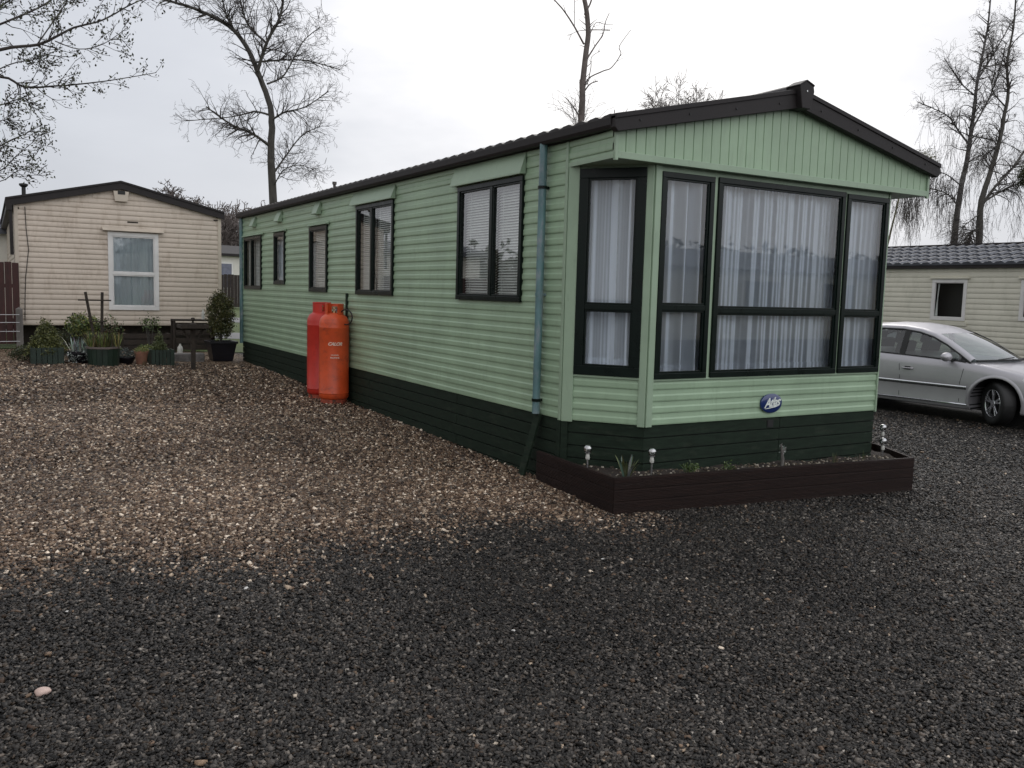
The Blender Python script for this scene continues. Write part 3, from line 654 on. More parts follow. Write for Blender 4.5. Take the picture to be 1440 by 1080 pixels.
# brace board leaning on the skirt
mb = MB(); mb.bar((-.035, .305, .545), (-.12, .43, G(-.12, .43)-.02), .085, .022, up=(1, 0, 0)); 
tag(mb.build('leaning_board', M['skirt'], bevel=.002), 'dark green board leaning against the skirting below the downpipe', 'board')

# ------------------------------------------------------------------ planter
PP = [(-.075, .25), (-.15, -.93), (3.245, -.985), (3.66, -.28), (3.60, .10)]
def pz(x): return .236-.0255*(x+.15)
pl = thing('raised_planter', (0, 0, 0), 'long dark brown decking board planter wrapped round the foot of the bay', 'planter')
for (a, b) in zip(PP, PP[1:]):
    a, b = Vector(a), Vector(b); d = (b-a).normalized(); n_ = Vector((d.y, -d.x)); mb = MB()
    for k in range(3):
        h = .088
        def q(p, o, dz): return (p.x+n_.x*o, p.y+n_.y*o, pz(p.x)-dz)
        z0, z1 = k*h+.003*(k > 0), (k+1)*h+(.09 if k == 2 else 0)
        mb.add([q(a, 0, z1), q(b, 0, z1), q(b, -.028, z1), q(a, -.028, z1), q(a, 0, z0), q(b, 0, z0), q(b, -.028, z0), q(a, -.028, z0)],
               [(0, 1, 5, 4), (3, 7, 6, 2), (4, 5, 6, 7), (0, 3, 2, 1), (0, 4, 7, 3), (1, 2, 6, 5)])
        for g in range(7):                # reeded face of decking
            zz = z0+.010+g*.0112
            mb.add([q(a, .0035, zz+.006), q(b, .0035, zz+.006), q(b, .0035, zz), q(a, .0035, zz), q(a, -.001, zz+.008), q(b, -.001, zz+.008), q(b, -.001, zz-.002), q(a, -.001, zz-.002)],
                   [(0, 1, 2, 3), (4, 5, 1, 0), (3, 2, 6, 7)])
    mb.build('side_board', M['deck'], pl)
mb = MB(); poly = [(-.07, .2), (-.13, -.91), (3.235, -.965), (3.63, -.28), (3.6, .08)]
P = []; nn = 120
for i in range(nn+1):
    x = -.055+(3.6+.055)*i/nn; P.append([(x, y, pz(x)-.055+.012*math.sin(9*x+7*y)+random.uniform(-.006, .006)) for y in np.linspace(max(-.94, -.94+(x-3.2)*1.55 if x > 3.2 else -.94), .22, 30)])
mb.grid(P); mb.build('soil', M['soil'], pl, smooth=True)

rr_ = random.Random(12)
def crumbs(n, par):
    mb = MB(); C = []
    for k in range(n):
        x = rr_.uniform(-.05, 3.3); y = rr_.uniform(-.93, -.58) if x > .3 else rr_.uniform(-.9, -.1); q = rr_.uniform(.004, .011); z = pz(x)-.045
        c = rr_.choice([(.28, .24, .18), (.12, .09, .06), (.05, .04, .03), (.4, .36, .3), (.09, .08, .06)]); b = len(mb.v)
        mb.add([(x+rr_.uniform(.5, 1)*q*sx_, y+rr_.uniform(.5, 1)*q*sy_, z+q*.5*sz_) for sz_ in (-1, 1) for sy_ in (-1, 1) for sx_ in (-1, 1)], [(0, 2, 3, 1), (4, 5, 7, 6), (0, 1, 5, 4), (2, 6, 7, 3), (0, 4, 6, 2), (1, 3, 7, 5)]); C += [(*c, 1)]*8
    o = mb.build('soil_crumbs', attr_mat('crumbs', .8, .3), par, col=C); o['kind'] = 'stuff'
crumbs(700, pl)

# ------------------------------------------------------------------ foliage helper
def leaves(cens, n, size, cols, rad=.03, long=1.8, flat=.0, droop=0, seed=1, sky=None):
    """small folded leaf faces round the given points; returns verts, faces, colours"""
    r = np.random.default_rng(seed); c = np.asarray(cens, float); idx = r.integers(0, len(c), n); p = c[idx]+r.normal(0, rad, (n, 3))
    d = r.normal(0, 1, (n, 3)); d[:, 2] = d[:, 2]*(1-flat)-droop; d /= np.linalg.norm(d, axis=1)[:, None]
    u = np.cross(d, r.normal(0, 1, (n, 3))); u /= np.linalg.norm(u, axis=1)[:, None]
    s = size*r.uniform(.6, 1.3, n)[:, None]
    V = np.stack([p, p+d*s*long*.5+u*s*.45, p+d*s*long, p+d*s*long*.5-u*s*.45], 1)
    cc = np.asarray(cols)[r.integers(0, len(cols), n)]*r.uniform(.7, 1.3, (n, 1)); cc = np.concatenate([cc, np.ones((n, 1))], 1)
    return V.reshape(-1, 3), (np.arange(n)[:, None]*4+np.arange(4)[None]), np.repeat(cc[:, None], 4, 1).reshape(-1, 4)
def leafobj(name, parent, *args, **kw):
    V, F, C = leaves(*args, **kw); mb = MB(); mb.v = V.tolist(); mb.f = [tuple(f) for f in F.tolist()]
    return mb.build(name, M['leaf'], parent, recalc=False, col=C)
GRN = [(.05, .08, .02), (.07, .11, .03), (.10, .14, .04), (.035, .055, .02)]
YEL = [(.20, .21, .05), (.26, .26, .08), (.14, .16, .05), (.09, .12, .04)]
DRK = [(.02, .035, .012), (.035, .05, .018), (.05, .06, .02), (.07, .07, .03)]
SIL = [(.28, .30, .28), (.20, .23, .21), (.12, .15, .12), (.42, .44, .42)]
BRN = [(.10, .06, .03), (.06, .045, .025), (.13, .09, .05)]
def blades(mb, C, base, n, h, spread, wdt, cols, rnd):
    for k in range(n):
        a = rnd.uniform(0, 6.28); l = h*rnd.uniform(.55, 1.1); o = spread*rnd.uniform(.2, 1)
        b = Vector(base)+Vector((math.cos(a)*.02, math.sin(a)*.02, 0)); t = Vector((math.cos(a)*o, math.sin(a)*o, l)); sd_ = Vector((-math.sin(a), math.cos(a), 0))*wdt/2
        c = rnd.choice(cols); c = (*[x*rnd.uniform(.8, 1.2) for x in c], 1); m_ = b+t*.55+Vector((0, 0, l*.12))
        mb.add([b-sd_, b+sd_, m_+sd_, m_-sd_, b+t], [(0, 1, 2, 3), (3, 2, 4)]); C += [c]*5

# solar lights
def solar(loc, h, label):
    t = thing('solar_light', loc, label, 'garden light', 'solar globe lights in the planter')
    mb = MB(); mb.tube([(0, 0, -.05), (0, 0, h-.09)], .0075, 8); mb.build('stake', M['steel'], t, smooth=True)
    mb = MB(); mb.lathe([(.004, h-.105), (.015, h-.098), (.018, h-.085), (.014, h-.06), (.010, h-.052)], n=14); mb.build('collar', M['pale'], t, smooth=True)
    mb = MB(); mb.lathe([(.012, h-.05), (.026, h-.04), (.032, h-.018), (.030, h), (.018, h+.014), (.004, h+.018)], n=16); mb.build('globe', M['globe'], t, smooth=True)
    mb = MB(); mb.lathe([(.020, h-.050), (.022, h-.046), (.008, h-.03), (.008, h)], n=12); mb.build('lamp_core', M['steel'], t, smooth=True)
    return t
solar((-.02, -.41, pz(0)-.06), .20, 'leftmost solar globe light, in the planter corner beneath the angled window')
solar((.37, -.72, pz(.37)-.06), .21, 'solar globe light in front of the narrow left bay window')
solar((3.27, -.63, pz(3.2)-.06), .17, 'nearer of the two solar globe lights at the right end of the planter')
solar((3.485, -.46, pz(3.4)-.06), .27, 'farther of the two solar globe lights at the right end of the planter')
# planter plants
rd = random.Random(3)
def pplant(loc, label, n, h, sp, wd_, cols, name='plant', lf=0, lsize=.02):
    t = thing(name, loc, label, 'plant'); mb = MB(); C = []; blades(mb, C, (0, 0, -.01), n, h, sp, wd_, cols, rd); mb.build('stem', M['leaf'], t, recalc=False, col=C)
    if lf: leafobj('foliage', t, [(rd.uniform(-sp, sp)*.6, rd.uniform(-sp, sp)*.4, rd.uniform(.25, .85)*h) for _ in range(12)], lf, lsize, cols, rad=.012, seed=int(h*1000))
    return t
pplant((.14, -.70, pz(.1)-.055), 'broad leaved bulb plant between the two left solar lights', 16, .19, .12, .022, [(.06, .08, .03), (.10, .11, .05), (.16, .19, .16)])
pplant((.70, -.80, pz(.7)-.055), 'small green weed at the planter front edge right of the second solar light', 12, .10, .08, .008, GRN, lf=150, lsize=.013)
pplant((1.13, -.78, pz(1.1)-.055), 'low green seedling near the middle of the planter', 8, .07, .09, .008, GRN, lf=110, lsize=.013)
pplant((2.45, -.74, pz(2.4)-.055), 'thin pale grass tuft towards the right of the planter', 8, .12, .05, .004, [(.12, .11, .06), (.08, .09, .04)])
pplant((2.85, -.72, pz(2.8)-.055), 'thin pale grass tuft nearest the right end of the planter', 8, .10, .05, .004, [(.12, .11, .06), (.08, .09, .04)])
t = thing('rose_stump', (1.81, -.72, pz(1.81)-.06), 'pruned pale rose stump standing upright in the planter under the wide window', 'plant')
mb = MB(); mb.tube([(0, 0, 0), (.008, 0, .07), (-.004, .0, .12), (-.02, 0, .20)], [.014, .016, .012, .007], 7); mb.tube([(-.004, 0, .11), (.02, .0, .15), (.04, 0, .17)], [.01, .008, .004], 6); mb.tube([(.005, 0, .08), (.02, .01, .12)], [.009, .005], 6)
mb.build('stem', M['greypost'], t, smooth=True)
leafobj('bud', t, [(.03, 0, .15), (.0, 0, .14), (-.02, 0, .19)], 30, .012, SIL, rad=.008, seed=8)

# ------------------------------------------------------------------ gas bottles
def bottle(loc, m, label, rz, fittings):
    t = thing('gas_bottle', loc, label, 'gas bottle', 'pair of tall gas bottles by the caravan side', rz)
    r = .190; z1 = 1.03
    pr = [(.150, .055), (.172, .062), (r-.004, .085), (r, .12), (r, .135), (r+.003, .14), (r, .145), (r, z1-.055), (r+.002, z1-.05), (r, z1-.045), (r, z1), (r-.008, z1+.045), (r-.030, z1+.085), (r-.068, z1+.115), (.07, z1+.133), (.03, z1+.14)]
    mb = MB(); mb.lathe(pr, n=48); mb.build('body', m, t, smooth=True, angle=50)
    mb = MB(); n = 48
    for (ra, rb, z0, z2, gaps) in ((.162, .168, .0, .07, ()),):
        mb.lathe([(rb, z0), (rb, z2), (ra, z2), (ra, z0), (rb, z0)], n=n, cap=False)
    mb.build('foot_ring', M['rust'], t, smooth=True)
    mb = MB(); c0, c1 = (R(-60), R(235))   # collar with a gap for the valve
    for k in range(40):
        a, b = c0+(c1-c0)*k/40, c0+(c1-c0)*(k+1)/40
        win = (R(60) < a < R(115))
        for (z0, z2) in (((1.12, 1.27),) if not win else ((1.12, 1.165), (1.245, 1.27))):
            q = [(ra*math.cos(t_), ra*math.sin(t_), z) for z in (z0, z2) for ra in (.112, .118) for t_ in (a, b)]
            mb.add(q, [(0, 1, 3, 2), (4, 6, 7, 5), (0, 4, 5, 1), (2, 3, 7, 6), (0, 2, 6, 4), (1, 5, 7, 3)])
    # rolled rim
    mb.tube([(.115*math.cos(c0+(c1-c0)*k/30), .115*math.sin(c0+(c1-c0)*k/30), 1.275) for k in range(31)], .008, 8)
    mb.build('collar', m, t, smooth=True)
    mb = MB(); mb.lathe([(.028, 1.16), (.028, 1.19), (.018, 1.195), (.018, 1.215), (.030, 1.22), (.030, 1.235), (.008, 1.24)], n=14); v = mb.build('valve', M['brass'], t, smooth=True)
    return t
b1p = (-.215, 4.98); b2p = (-.225, 5.45)
b1 = bottle((b1p[0], b1p[1], G(*b1p)), M['red'], 'nearer orange red gas bottle with printed lettering and a hose', R(-30), True)
b2 = bottle((b2p[0], b2p[1], G(*b2p)), M['red2'], 'farther crimson gas bottle half hidden behind the orange one', R(20), False)
dirc = math.atan2(CAM[1]-b1p[1], CAM[0]-b1p[0])-R(-30)+R(3)
for txt, sz, z, nm in (('CALOR', .058, .775, 'printed_logo'), ('PROPANE', .028, .600, 'printed_caption'), ('INFLAMMABLE', .016, .635, 'printed_caption')):
    me = text_mesh(txt, sz, .35 if sz > .05 else 0, .0006, .0022 if sz > .05 else .0006, .92)
    for v in me.vertices:
        x, y, zz = v.co; a = dirc+x/.19; rr = .1915+zz; v.co = (rr*math.cos(a), rr*math.sin(a), z+y+x*.0)
    o = bpy.data.objects.new(nm, me); COL.objects.link(o); me.materials.append(M['letter']); o.parent = b1
mb = MB(); mb.tube([(.0, .0, 1.20), (.07, -.02, 1.205)], .018, 10); mb.tube([(.07, -.02, 1.19), (.07, -.02, 1.235)], .035, 14); mb.build('regulator', M['steel'], b1, smooth=True)
# hose: a loop to the right of the near bottle
hp = []; d1 = Vector((_R0[0], _R0[1], 0))
base = Vector((b1p[0], b1p[1], G(*b1p)))
for k in range(22):
    a = -1.9+k*4.4/21; q = base+Vector((.085, -.20, 0))+Vector((.035, -.13, 0))*math.cos(a)+Vector((0, 0, 1.12+.095*math.sin(a))); hp.append(q)
mb = MB(); mb.tube([base+Vector((.0, 0, 1.21))]+hp[::-1]+[base+Vector((.16, -.05, 1.0)), base+Vector((.17, .05, .9))], .0085, 8, cap=True)
tag(mb.build('gas_hose', M['rubber'], smooth=True), 'black rubber gas hose looping beside the top of the orange bottle', 'hose')
st = base+d1*.125+Vector((.10, .15, 0)); mb = MB(); mb.box(st.x-.022, st.x+.022, st.y-.022, st.y+.022, st.z-.03, st.z+1.42)
tag(mb.build('support_post', M['skirt'], bevel=.003), 'slim dark green post rising behind the orange gas bottle', 'post')

# ================================================================== BEIGE CARAVAN (end on)
BA = R(0); L0 = Vector((-3.591, 12.688)); WB = 3.645
db = Vector((math.cos(BA), math.sin(BA))); nb_ = Vector((math.sin(BA), -math.cos(BA)))
bc = thing('static_caravan', (0, 0, 0), 'beige end-on static caravan with one white framed window behind the pots', 'caravan')
TB = T3(L0, db, nb_); LB = 8.5
ztop = lambda s: 3.33-abs(s-1.79)*(3.33-2.90)/1.84
mb = MB(); siding(mb, L0, L0+db*WB, nb_, .72, 3.3, [(1.575, 2.425, 1.05, 2.48)], kind='round', top=ztop, base=.72, pitch=.096)
siding(mb, L0-nb_*LB, L0, -db, .72, 2.9, kind='round', base=.72); siding(mb, L0+db*WB, L0+db*WB-nb_*LB, db, .72, 2.9, kind='round', base=.72)
mb.build('wall', M['beige'], bc, recalc=False)
mb = MB(); mb.prism([TB(0, .003, 2.86), TB(WB, .003, 2.86), TB(WB, .003, 2.93), TB(1.79, .003, 3.34), TB(0, .003, 2.93)], Vector(TB(0, -.01, 0))-Vector(TB(0, .0, 0)))
mb.build('gable_backing', M['beige'], bc)
mb = MB(); wbox(mb, TB, -.012, .055, -.04, .024, .71, 2.92); mb.build('corner_trim', M['beigetrim'], bc, bevel=.003); mb = MB(); wbox(mb, TB, WB-.055, WB+.012, -.04, .024, .71, 2.92); mb.build('corner_trim', M['beigetrim'], bc, bevel=.003)
wd = window(bc, TB, 1.545, 2.455, 1.02, 2.51, .075, trans=(1.72,), cover='lace', fmat='white', gmat='glass', proud=.04, inner=.022)
mb = MB(); mb.prism([TB(1.45, .02, 2.60), TB(1.45, .11, 2.54), TB(1.45, .11, 2.53), TB(1.45, .02, 2.545)], Vector(TB(2.55, 0, 0))-Vector(TB(1.45, 0, 0))); mb.build('window_hood', M['beigetrim'], bc)
mb = MB(); mb.prism([TB(1.70, .02, 3.27), TB(1.70, .02, 3.10), TB(1.75, .10, 3.10), TB(1.92, .10, 3.10), TB(1.97, .02, 3.10), TB(1.97, .02, 3.27)][:0] or [TB(1.655, .02, 3.28), TB(1.68, .02, 3.09), TB(1.90, .02, 3.09), TB(1.93, .02, 3.28)], Vector(TB(0, .07, 0))-Vector(TB(0, 0, 0))); vb = mb.build('air_vent', M['beigetrim'], bc, bevel=.004)
mb = MB(); wbox(mb, TB, 1.73, 1.86, .05, .094, 3.22, 3.29); mb.build('opening', M['rubber'], vb)
mb = MB(); wbox(mb, TB, 1.90, 2.09, .014, .022, 2.70, 2.725); mb.build('nameplate', M['darkskirt'], bc)
mb = MB()
for s0, s1, z0, z1 in ((-.14, 1.79, 2.89, 3.345), (3.71, 1.79, 2.89, 3.345)):
    mb.prism([TB(s0, .09, z0-.02), TB(s0, .09, z0+.11), TB(s1, .09, z1+.11), TB(s1, .09, z1-.02)], Vector(TB(0, -.07, 0))-Vector(TB(0, 0, 0)))
    mb.prism([TB(s0-.0, .11, z0+.10), TB(s0, .11, z0+.135), TB(s1, .11, z1+.135), TB(s1, .11, z1+.10)], Vector(TB(0, -LB-.2, 0))-Vector(TB(0, 0, 0)))
mb.build('roof', M['charcoal'], bc)
mb = MB(); wbox(mb, TB, -.13, -.03, -LB, .10, 2.80, 2.90); mb.build('gutter', M['charcoal'], bc)
mb = MB(); mb.tube([TB(.17, -.3, 3.02), TB(.17, -.3, 3.28)], .035, 12); mb.lathe([(.045, 3.13), (.075, 3.16), (.075, 3.19), (.03, 3.20)], c=(TB(.17, -.3, 0)[0], TB(.17, -.3, 0)[1], .13), n=14); mb.build('roof_vent', M['rubber'], bc, smooth=True)
mb = MB(); mb.tube([TB(-.06, .05, 2.86), TB(-.055, .04, 2.0)], .03, 8); mb.build('downpipe', M['charcoal'], bc, smooth=True)
mb = MB(); mb.tube([TB(.17, .028, 2.88), TB(.18, .028, 2.5), TB(.21, .028, 2.1), TB(.15, .028, 1.6), TB(.13, .028, 1.2), TB(.12, .03, .8)], .007, 6); mb.build('cable', M['rubber'], bc)
mb = MB(); wbox(mb, TB, .06, WB-.06, -.35, -.30, .0, .72); wbox(mb, TB, .06, .1, -LB, -.3, .0, .72); wbox(mb, TB, WB-.1, WB-.06, -LB, -.3, .0, .72); mb.build('skirting', M['darkskirt'], bc)

# ================================================================== CREAM CARAVAN (right)
cc = thing('static_caravan', (0, 0, 0), 'cream static caravan with grey tiled roof standing behind the silver car', 'caravan')
TR = T3((16.5, 0), (0, 1), (-1, 0)); CW = [(7.03, 7.95, 1.16, 2.17), (4.80, 5.715, 1.22, 2.17), (9.9, 10.9, 1.2, 2.17)]
mb = MB(); siding(mb, (16.5, 1.2), (16.5, 12.6), (-1, 0), .30, 2.52, [(a-1.2+.03, b-1.2-.03, c+.02, d-.02) for a, b, c, d in CW], kind='round', pitch=.128, base=.30)
siding(mb, (16.5, 1.2), (20.1, 1.2), (0, -1), .30, 2.52, kind='round', pitch=.128, base=.30); siding(mb, (16.5, 12.6), (20.1, 12.6), (0, 1), .30, 2.52, kind='round', pitch=.128, base=.30)
mb.build('wall', M['cream'], cc, recalc=False)
for k, (a, b, c, d) in enumerate(CW):
    f = window(cc, TR, a, b, c, d, .075, cover=None, fmat='white', gmat='glassdark', proud=.04)
    if k == 0:
        mb = MB(); mb.tube([TR(b-.13, -.06, d-.1), TR(b-.11, -.06, 1.7), TR(b-.10, -.06, c+.1)], [.02, .012, .035], 8); mb.build('curtain', M['blind'], f, smooth=True)
        mb = MB(); wbox(mb, TR, a-.06, b+.04, .0, .05, c-.12, c-.03); mb.build('window_sill', M['cream'], cc)
    mb = MB(); mb.prism([TR(a-.07, .01, d+.06), TR(a-.07, .08, d+.035), TR(a-.07, .08, d+.02), TR(a-.07, .01, d+.03)], Vector(TR(b+.07, 0, 0))-Vector(TR(a-.07, 0, 0))); mb.build('window_hood', M['cream'], cc)
r1 = roof_sheet(16.36, 2.53, 18.3, 3.10, 1.0, 12.8, pitch=.27, rows=5, amp=.045, step=.035).build('roof', M['slatetile'], cc, smooth=True, angle=60)
roof_sheet(20.24, 2.53, 18.3, 3.10, 1.0, 12.8, pitch=.27, rows=5, amp=.045, step=.035).build('roof', M['slatetile'], cc, smooth=True, angle=60)
mb = MB(); mb.box(18.25, 18.35, .95, 12.85, 3.08, 3.16); mb.build('ridge', M['charcoal'], r1)
mb = MB(); mb.box(16.38, 16.47, 1.0, 12.8, 2.44, 2.53); mb.build('gutter', M['charcoal'], cc)
mb = MB(); mb.box(16.55, 20.0, 1.3, 12.5, -.45, .31); mb.build('skirting', M['darkskirt'], cc)
mb = MB(); mb.box(16.9, 16.95, 1.3, 12.5, .3, 2.5); mb.build('interior', M['rubber'], cc)
for y in (1.2, 12.6):
    mb = MB(); mb.prism([(16.5, y, 2.5), (20.1, y, 2.5), (18.3, y, 3.08)], (0, .02, 0)); mb.build('gable_panel', M['cream'], cc)

# ------------------------------------------------------------------ caravan on the far side of the yard, behind the viewpoint (seen mirrored in the bay glass)
rc = thing('static_caravan', (0, 0, 0), 'pale caravan across the yard, seen only as a reflection in the bay glass', 'caravan')
mb = MB(); siding(mb, (26, -15), (12, -15), (0, 1), .3, 2.5, [(1.5, 3, 1.1, 2.1), (5, 6.5, 1.1, 2.1), (8.5, 10, 1.1, 2.1)], kind='round', base=.3); mb.build('wall', M['cream'], rc, recalc=False)
mb = MB(); mb.box(12, 26, -18.5, -15.1, -.3, 2.45); mb.build('interior', M['inside'], rc)
mb = MB(); mb.prism([(11.8, -14.8, 2.45), (11.8, -16.8, 3.1), (11.8, -18.8, 2.45)], (14.4, 0, 0)); mb.build('roof', M['slatetile'], rc)
mb = MB(); mb.box(12, 26, -15.1, -15.02, -.3, .3); mb.build('skirting', M['darkskirt'], rc)

for lab, P, q in (('added dark conifer hedge behind the viewpoint, standing in for trees mirrored in the bay glass', (26, -32, -.2), (32, 1.2, 4.2)), ('added dark conifer hedge left of the yard, out of view, to darken the side window reflections', (-19, 26, .1), (1.2, 30, 3.0))):  # both hedges added out of view to darken the reflections in the glass
    t = thing('added_hedge', P, lab, 'hedge'); r = random.Random(3); pts = [(r.uniform(-q[0], q[0]), r.uniform(-q[1], q[1]), r.uniform(.1, 1)*q[2]+.5*math.sin(i*.7)) for i in range(2600)]
    leafobj('foliage', t, pts, 16000, .30, [(.03, .04, .02), (.045, .05, .025), (.06, .055, .035)], rad=.25, seed=4)
    mb = MB(); mb.box(-q[0], q[0], -q[1]*.8, q[1]*.8, 0, q[2]*.8); mb.build('core', M['hill'], t)
rc2 = thing('static_caravan', (-13, 0, 0), 'pale caravan left of the yard, seen only mirrored in the green caravan side windows', 'caravan')
mb = MB(); siding(mb, (0, 1), (0, 12), (1, 0), .5, 2.7, [(2, 3.2, 1.2, 2.2), (6, 7.4, 1.2, 2.2)], kind='round', base=.5); mb.build('wall', M['beige'], rc2, recalc=False)
mb = MB(); mb.box(-3.4, -.1, 1, 12, -.1, 2.65); mb.build('interior', M['inside'], rc2); mb = MB(); mb.prism([(.15, .8, 2.65), (-1.75, .8, 3.25), (-3.6, .8, 2.65)], (0, 11.4, 0)); mb.build('roof', M['charcoal'], rc2)

# ================================================================== SILVER CAR
CH = R(-84.48)
cv = thing('parked_car', (8.94, 1.69, G(8.94, 1.7)+.035), 'silver saloon car parked beyond the right end of the green caravan', 'car', rz=CH)
def lerp(tab, x):
    for (a, va), (b, vb) in zip(tab, tab[1:]):
        if a <= x <= b or (a == tab[0][0] and x < a): t = (x-a)/(b-a); t = min(1, max(0, t)); return va+(vb-va)*t
    return tab[-1][1]
HW = [(-3.72, .62), (-3.62, .74), (-3.3, .85), (-2.7, .89), (-1.5, .90), (0, .895), (.45, .86), (.72, .76), (.88, .58), (.93, .40)]
ZSH = [(-3.72, .92), (-3.5, 1.02), (-3.1, 1.03), (-2.6, 1.0), (-1.5, .965), (-.55, .925), (-.2, .885), (.3, .80), (.65, .71), (.85, .60), (.93, .52)]
CRN = [(-3.72, .0), (-3.2, .02), (-.5, .04), (0, .055), (.6, .045), (.93, .0)]
ZBT = [(-3.72, .34), (-3.4, .24), (-2.9, .20), (.3, .18), (.7, .20), (.93, .26)]
def sec(x):                              # half section, outer to centre: (lateral, z)
    w_, zs, cr_, zb = lerp(HW, x), lerp(ZSH, x), lerp(CRN, x), lerp(ZBT, x); h = zs-zb
    return [(0, zb), (w_-.12, zb), (w_-.035, zb+.02), (w_-.012, zb+.08), (w_-.02, zb+.10), (w_, zb+h*.42), (w_-.004, zb+h*.60), (w_-.025, zb+h*.82), (w_-.05, zs-.035), (w_-.085, zs-.006), (w_-.16, zs+cr_*.25), (w_*.45, zs+cr_*.85), (0, zs+cr_)]
xs_ = [-3.72, -3.68, -3.6, -3.45, -3.25, -3.0, -2.7, -2.4, -2.1, -1.8, -1.5, -1.2, -.9, -.6, -.4, -.2, 0, .2, .4, .55, .68, .78, .86, .91, .93]
rings = []
for x in xs_:
    s_ = sec(x); rings.append([(x, .9-l, z) for l, z in s_]+[(x, .9+l, z) for l, z in s_[-2:0:-1]])
mb = MB(); nr = len(rings[0])
for r_ in rings: mb.v += r_
for i in range(len(rings)-1):
    for k in range(nr): mb.f.append((i*nr+k, i*nr+(k+1) % nr, (i+1)*nr+(k+1) % nr, (i+1)*nr+k))
mb.f.append(tuple(range(nr))); mb.f.append(tuple((len(rings)-1)*nr+k for k in range(nr))[::-1])
body = mb.build('body', M['silver'], cv, smooth=True, angle=55)
cut = MB()
for ax in (0, -2.70): cut.tube([(ax, -.2, .33), (ax, .42, .33)], .385, 40); cut.tube([(ax, 1.38, .33), (ax, 2.0, .33)], .385, 40)
co = cut.build('cut', M['rubber'], cv)
bm_ = body.modifiers.new('arches', 'BOOLEAN'); bm_.object = co; bm_.operation = 'DIFFERENCE'; bm_.solver = 'EXACT'
bpy.context.view_layer.update()
me2 = bpy.data.meshes.new_from_object(body.evaluated_get(bpy.context.evaluated_depsgraph_get()))
body.modifiers.clear(); body.data = me2; me2.materials.clear(); me2.materials.append(M['silver']); bpy.data.objects.remove(co)
def side(x, z, off=0):                   # a point on the near flank
    s_ = sec(x)[2:10]
    for (l0, z0), (l1, z1) in zip(s_, s_[1:]):
        if z0 <= z <= z1: return (x, .9-(l0+(l1-l0)*(z-z0)/(z1-z0+1e-9))-off, z)
    return (x, .9-s_[-1][0]-off, z)
def ribbon(mb, pts, hw_, off, both=False):
    P = []
    for (x, z) in pts: P.append([side(x, z-hw_, off), side(x, z-hw_*.3, off+.008), side(x, z+hw_*.3, off+.008), side(x, z+hw_, off)])
    mb.grid(P)
def xr(a, b, n=18): return [a+(b-a)*i/n for i in range(n+1)]
for ax in (0, -2.70):                    # wheel arch liners and flares
    mb = MB(); n = 24
    P = [[(ax+.385*math.cos(a), y, .33+.383*math.sin(a)) for y in (.06, .41)] for a in [math.pi*k/n for k in range(-3, n+4)]]; mb.grid(P); mb.tube([(ax, .405, .33), (ax, .40, .33)], .383, 24); mb.build('wheel_arch_liner', M['rubber'], cv)
    P = []
    for k in range(-2, n+3):
        a = math.pi*k/n; x, z = ax+.383*math.cos(a), .33+.383*math.sin(a); x2, z2 = ax+.398*math.cos(a), .33+.398*math.sin(a); x3, z3 = ax+.428*math.cos(a), .33+.428*math.sin(a)
        z3_ = max(z3, .22); y1 = side(x2, max(z2, .22))[1]
        P.append([(x, y1+.03, z), (x, y1-.014, z), (x2, y1-.018, z2), side(x3, z3_, -.001)])
    mb = MB(); mb.grid(P); mb.build('wheel_arch_flare', M['silver'], cv, smooth=True, angle=70)
mb = MB(); ribbon(mb, [(x, .535+.012*(x+.4)/-3) for x in xr(-.42, -2.28)], .016, .004); mb.build('door_moulding', M['chrome'], cv, smooth=True)
mb = MB(); ribbon(mb, [(x, .510+.012*(x+.4)/-3) for x in xr(-.42, -2.28)], .010, .003); mb.build('door_moulding', M['rubber'], cv, smooth=True)
mb = MB(); ribbon(mb, [(x, .268) for x in xr(-.40, -2.30)], .013, .008); mb.build('sill_moulding', M['chrome'], cv, smooth=True)
mb = MB()
for pts in ([(-.53, .30), (-.53, .6), (-.50, .80), (-.50, .905)], [(-1.52, .30), (-1.52, .6), (-1.55, .8), (-1.56, .94)], [(-2.40, .62), (-2.50, .8), (-2.52, .95)]):
    P = [[side(x-.004, z, .0025), side(x+.004, z, .0025)] for x, z in pts]; mb.grid(P)
mb.build('door_gap', M['rubber'], cv, recalc=False)
for hx in (-1.40, -2.42):
    mb = MB(); p0 = [side(x, .755, .0) for x in (hx-.09, hx-.07, hx, hx+.07, hx+.09)]; of = (.004, .03, .036, .03, .004)
    mb.tube([(p[0], p[1]-o_, p[2]) for p, o_ in zip(p0, of)], .012, 8); mb.build('door_handle', M['silver'], cv, smooth=True)
    mb = MB(); q = side(hx, .755, .002); mb.obox(q, ((1, 0, 0), (0, 0, 1), (0, 1, 0)), (.05, .028, .002)); mb.build('handle_recess', M['rubber'], cv)
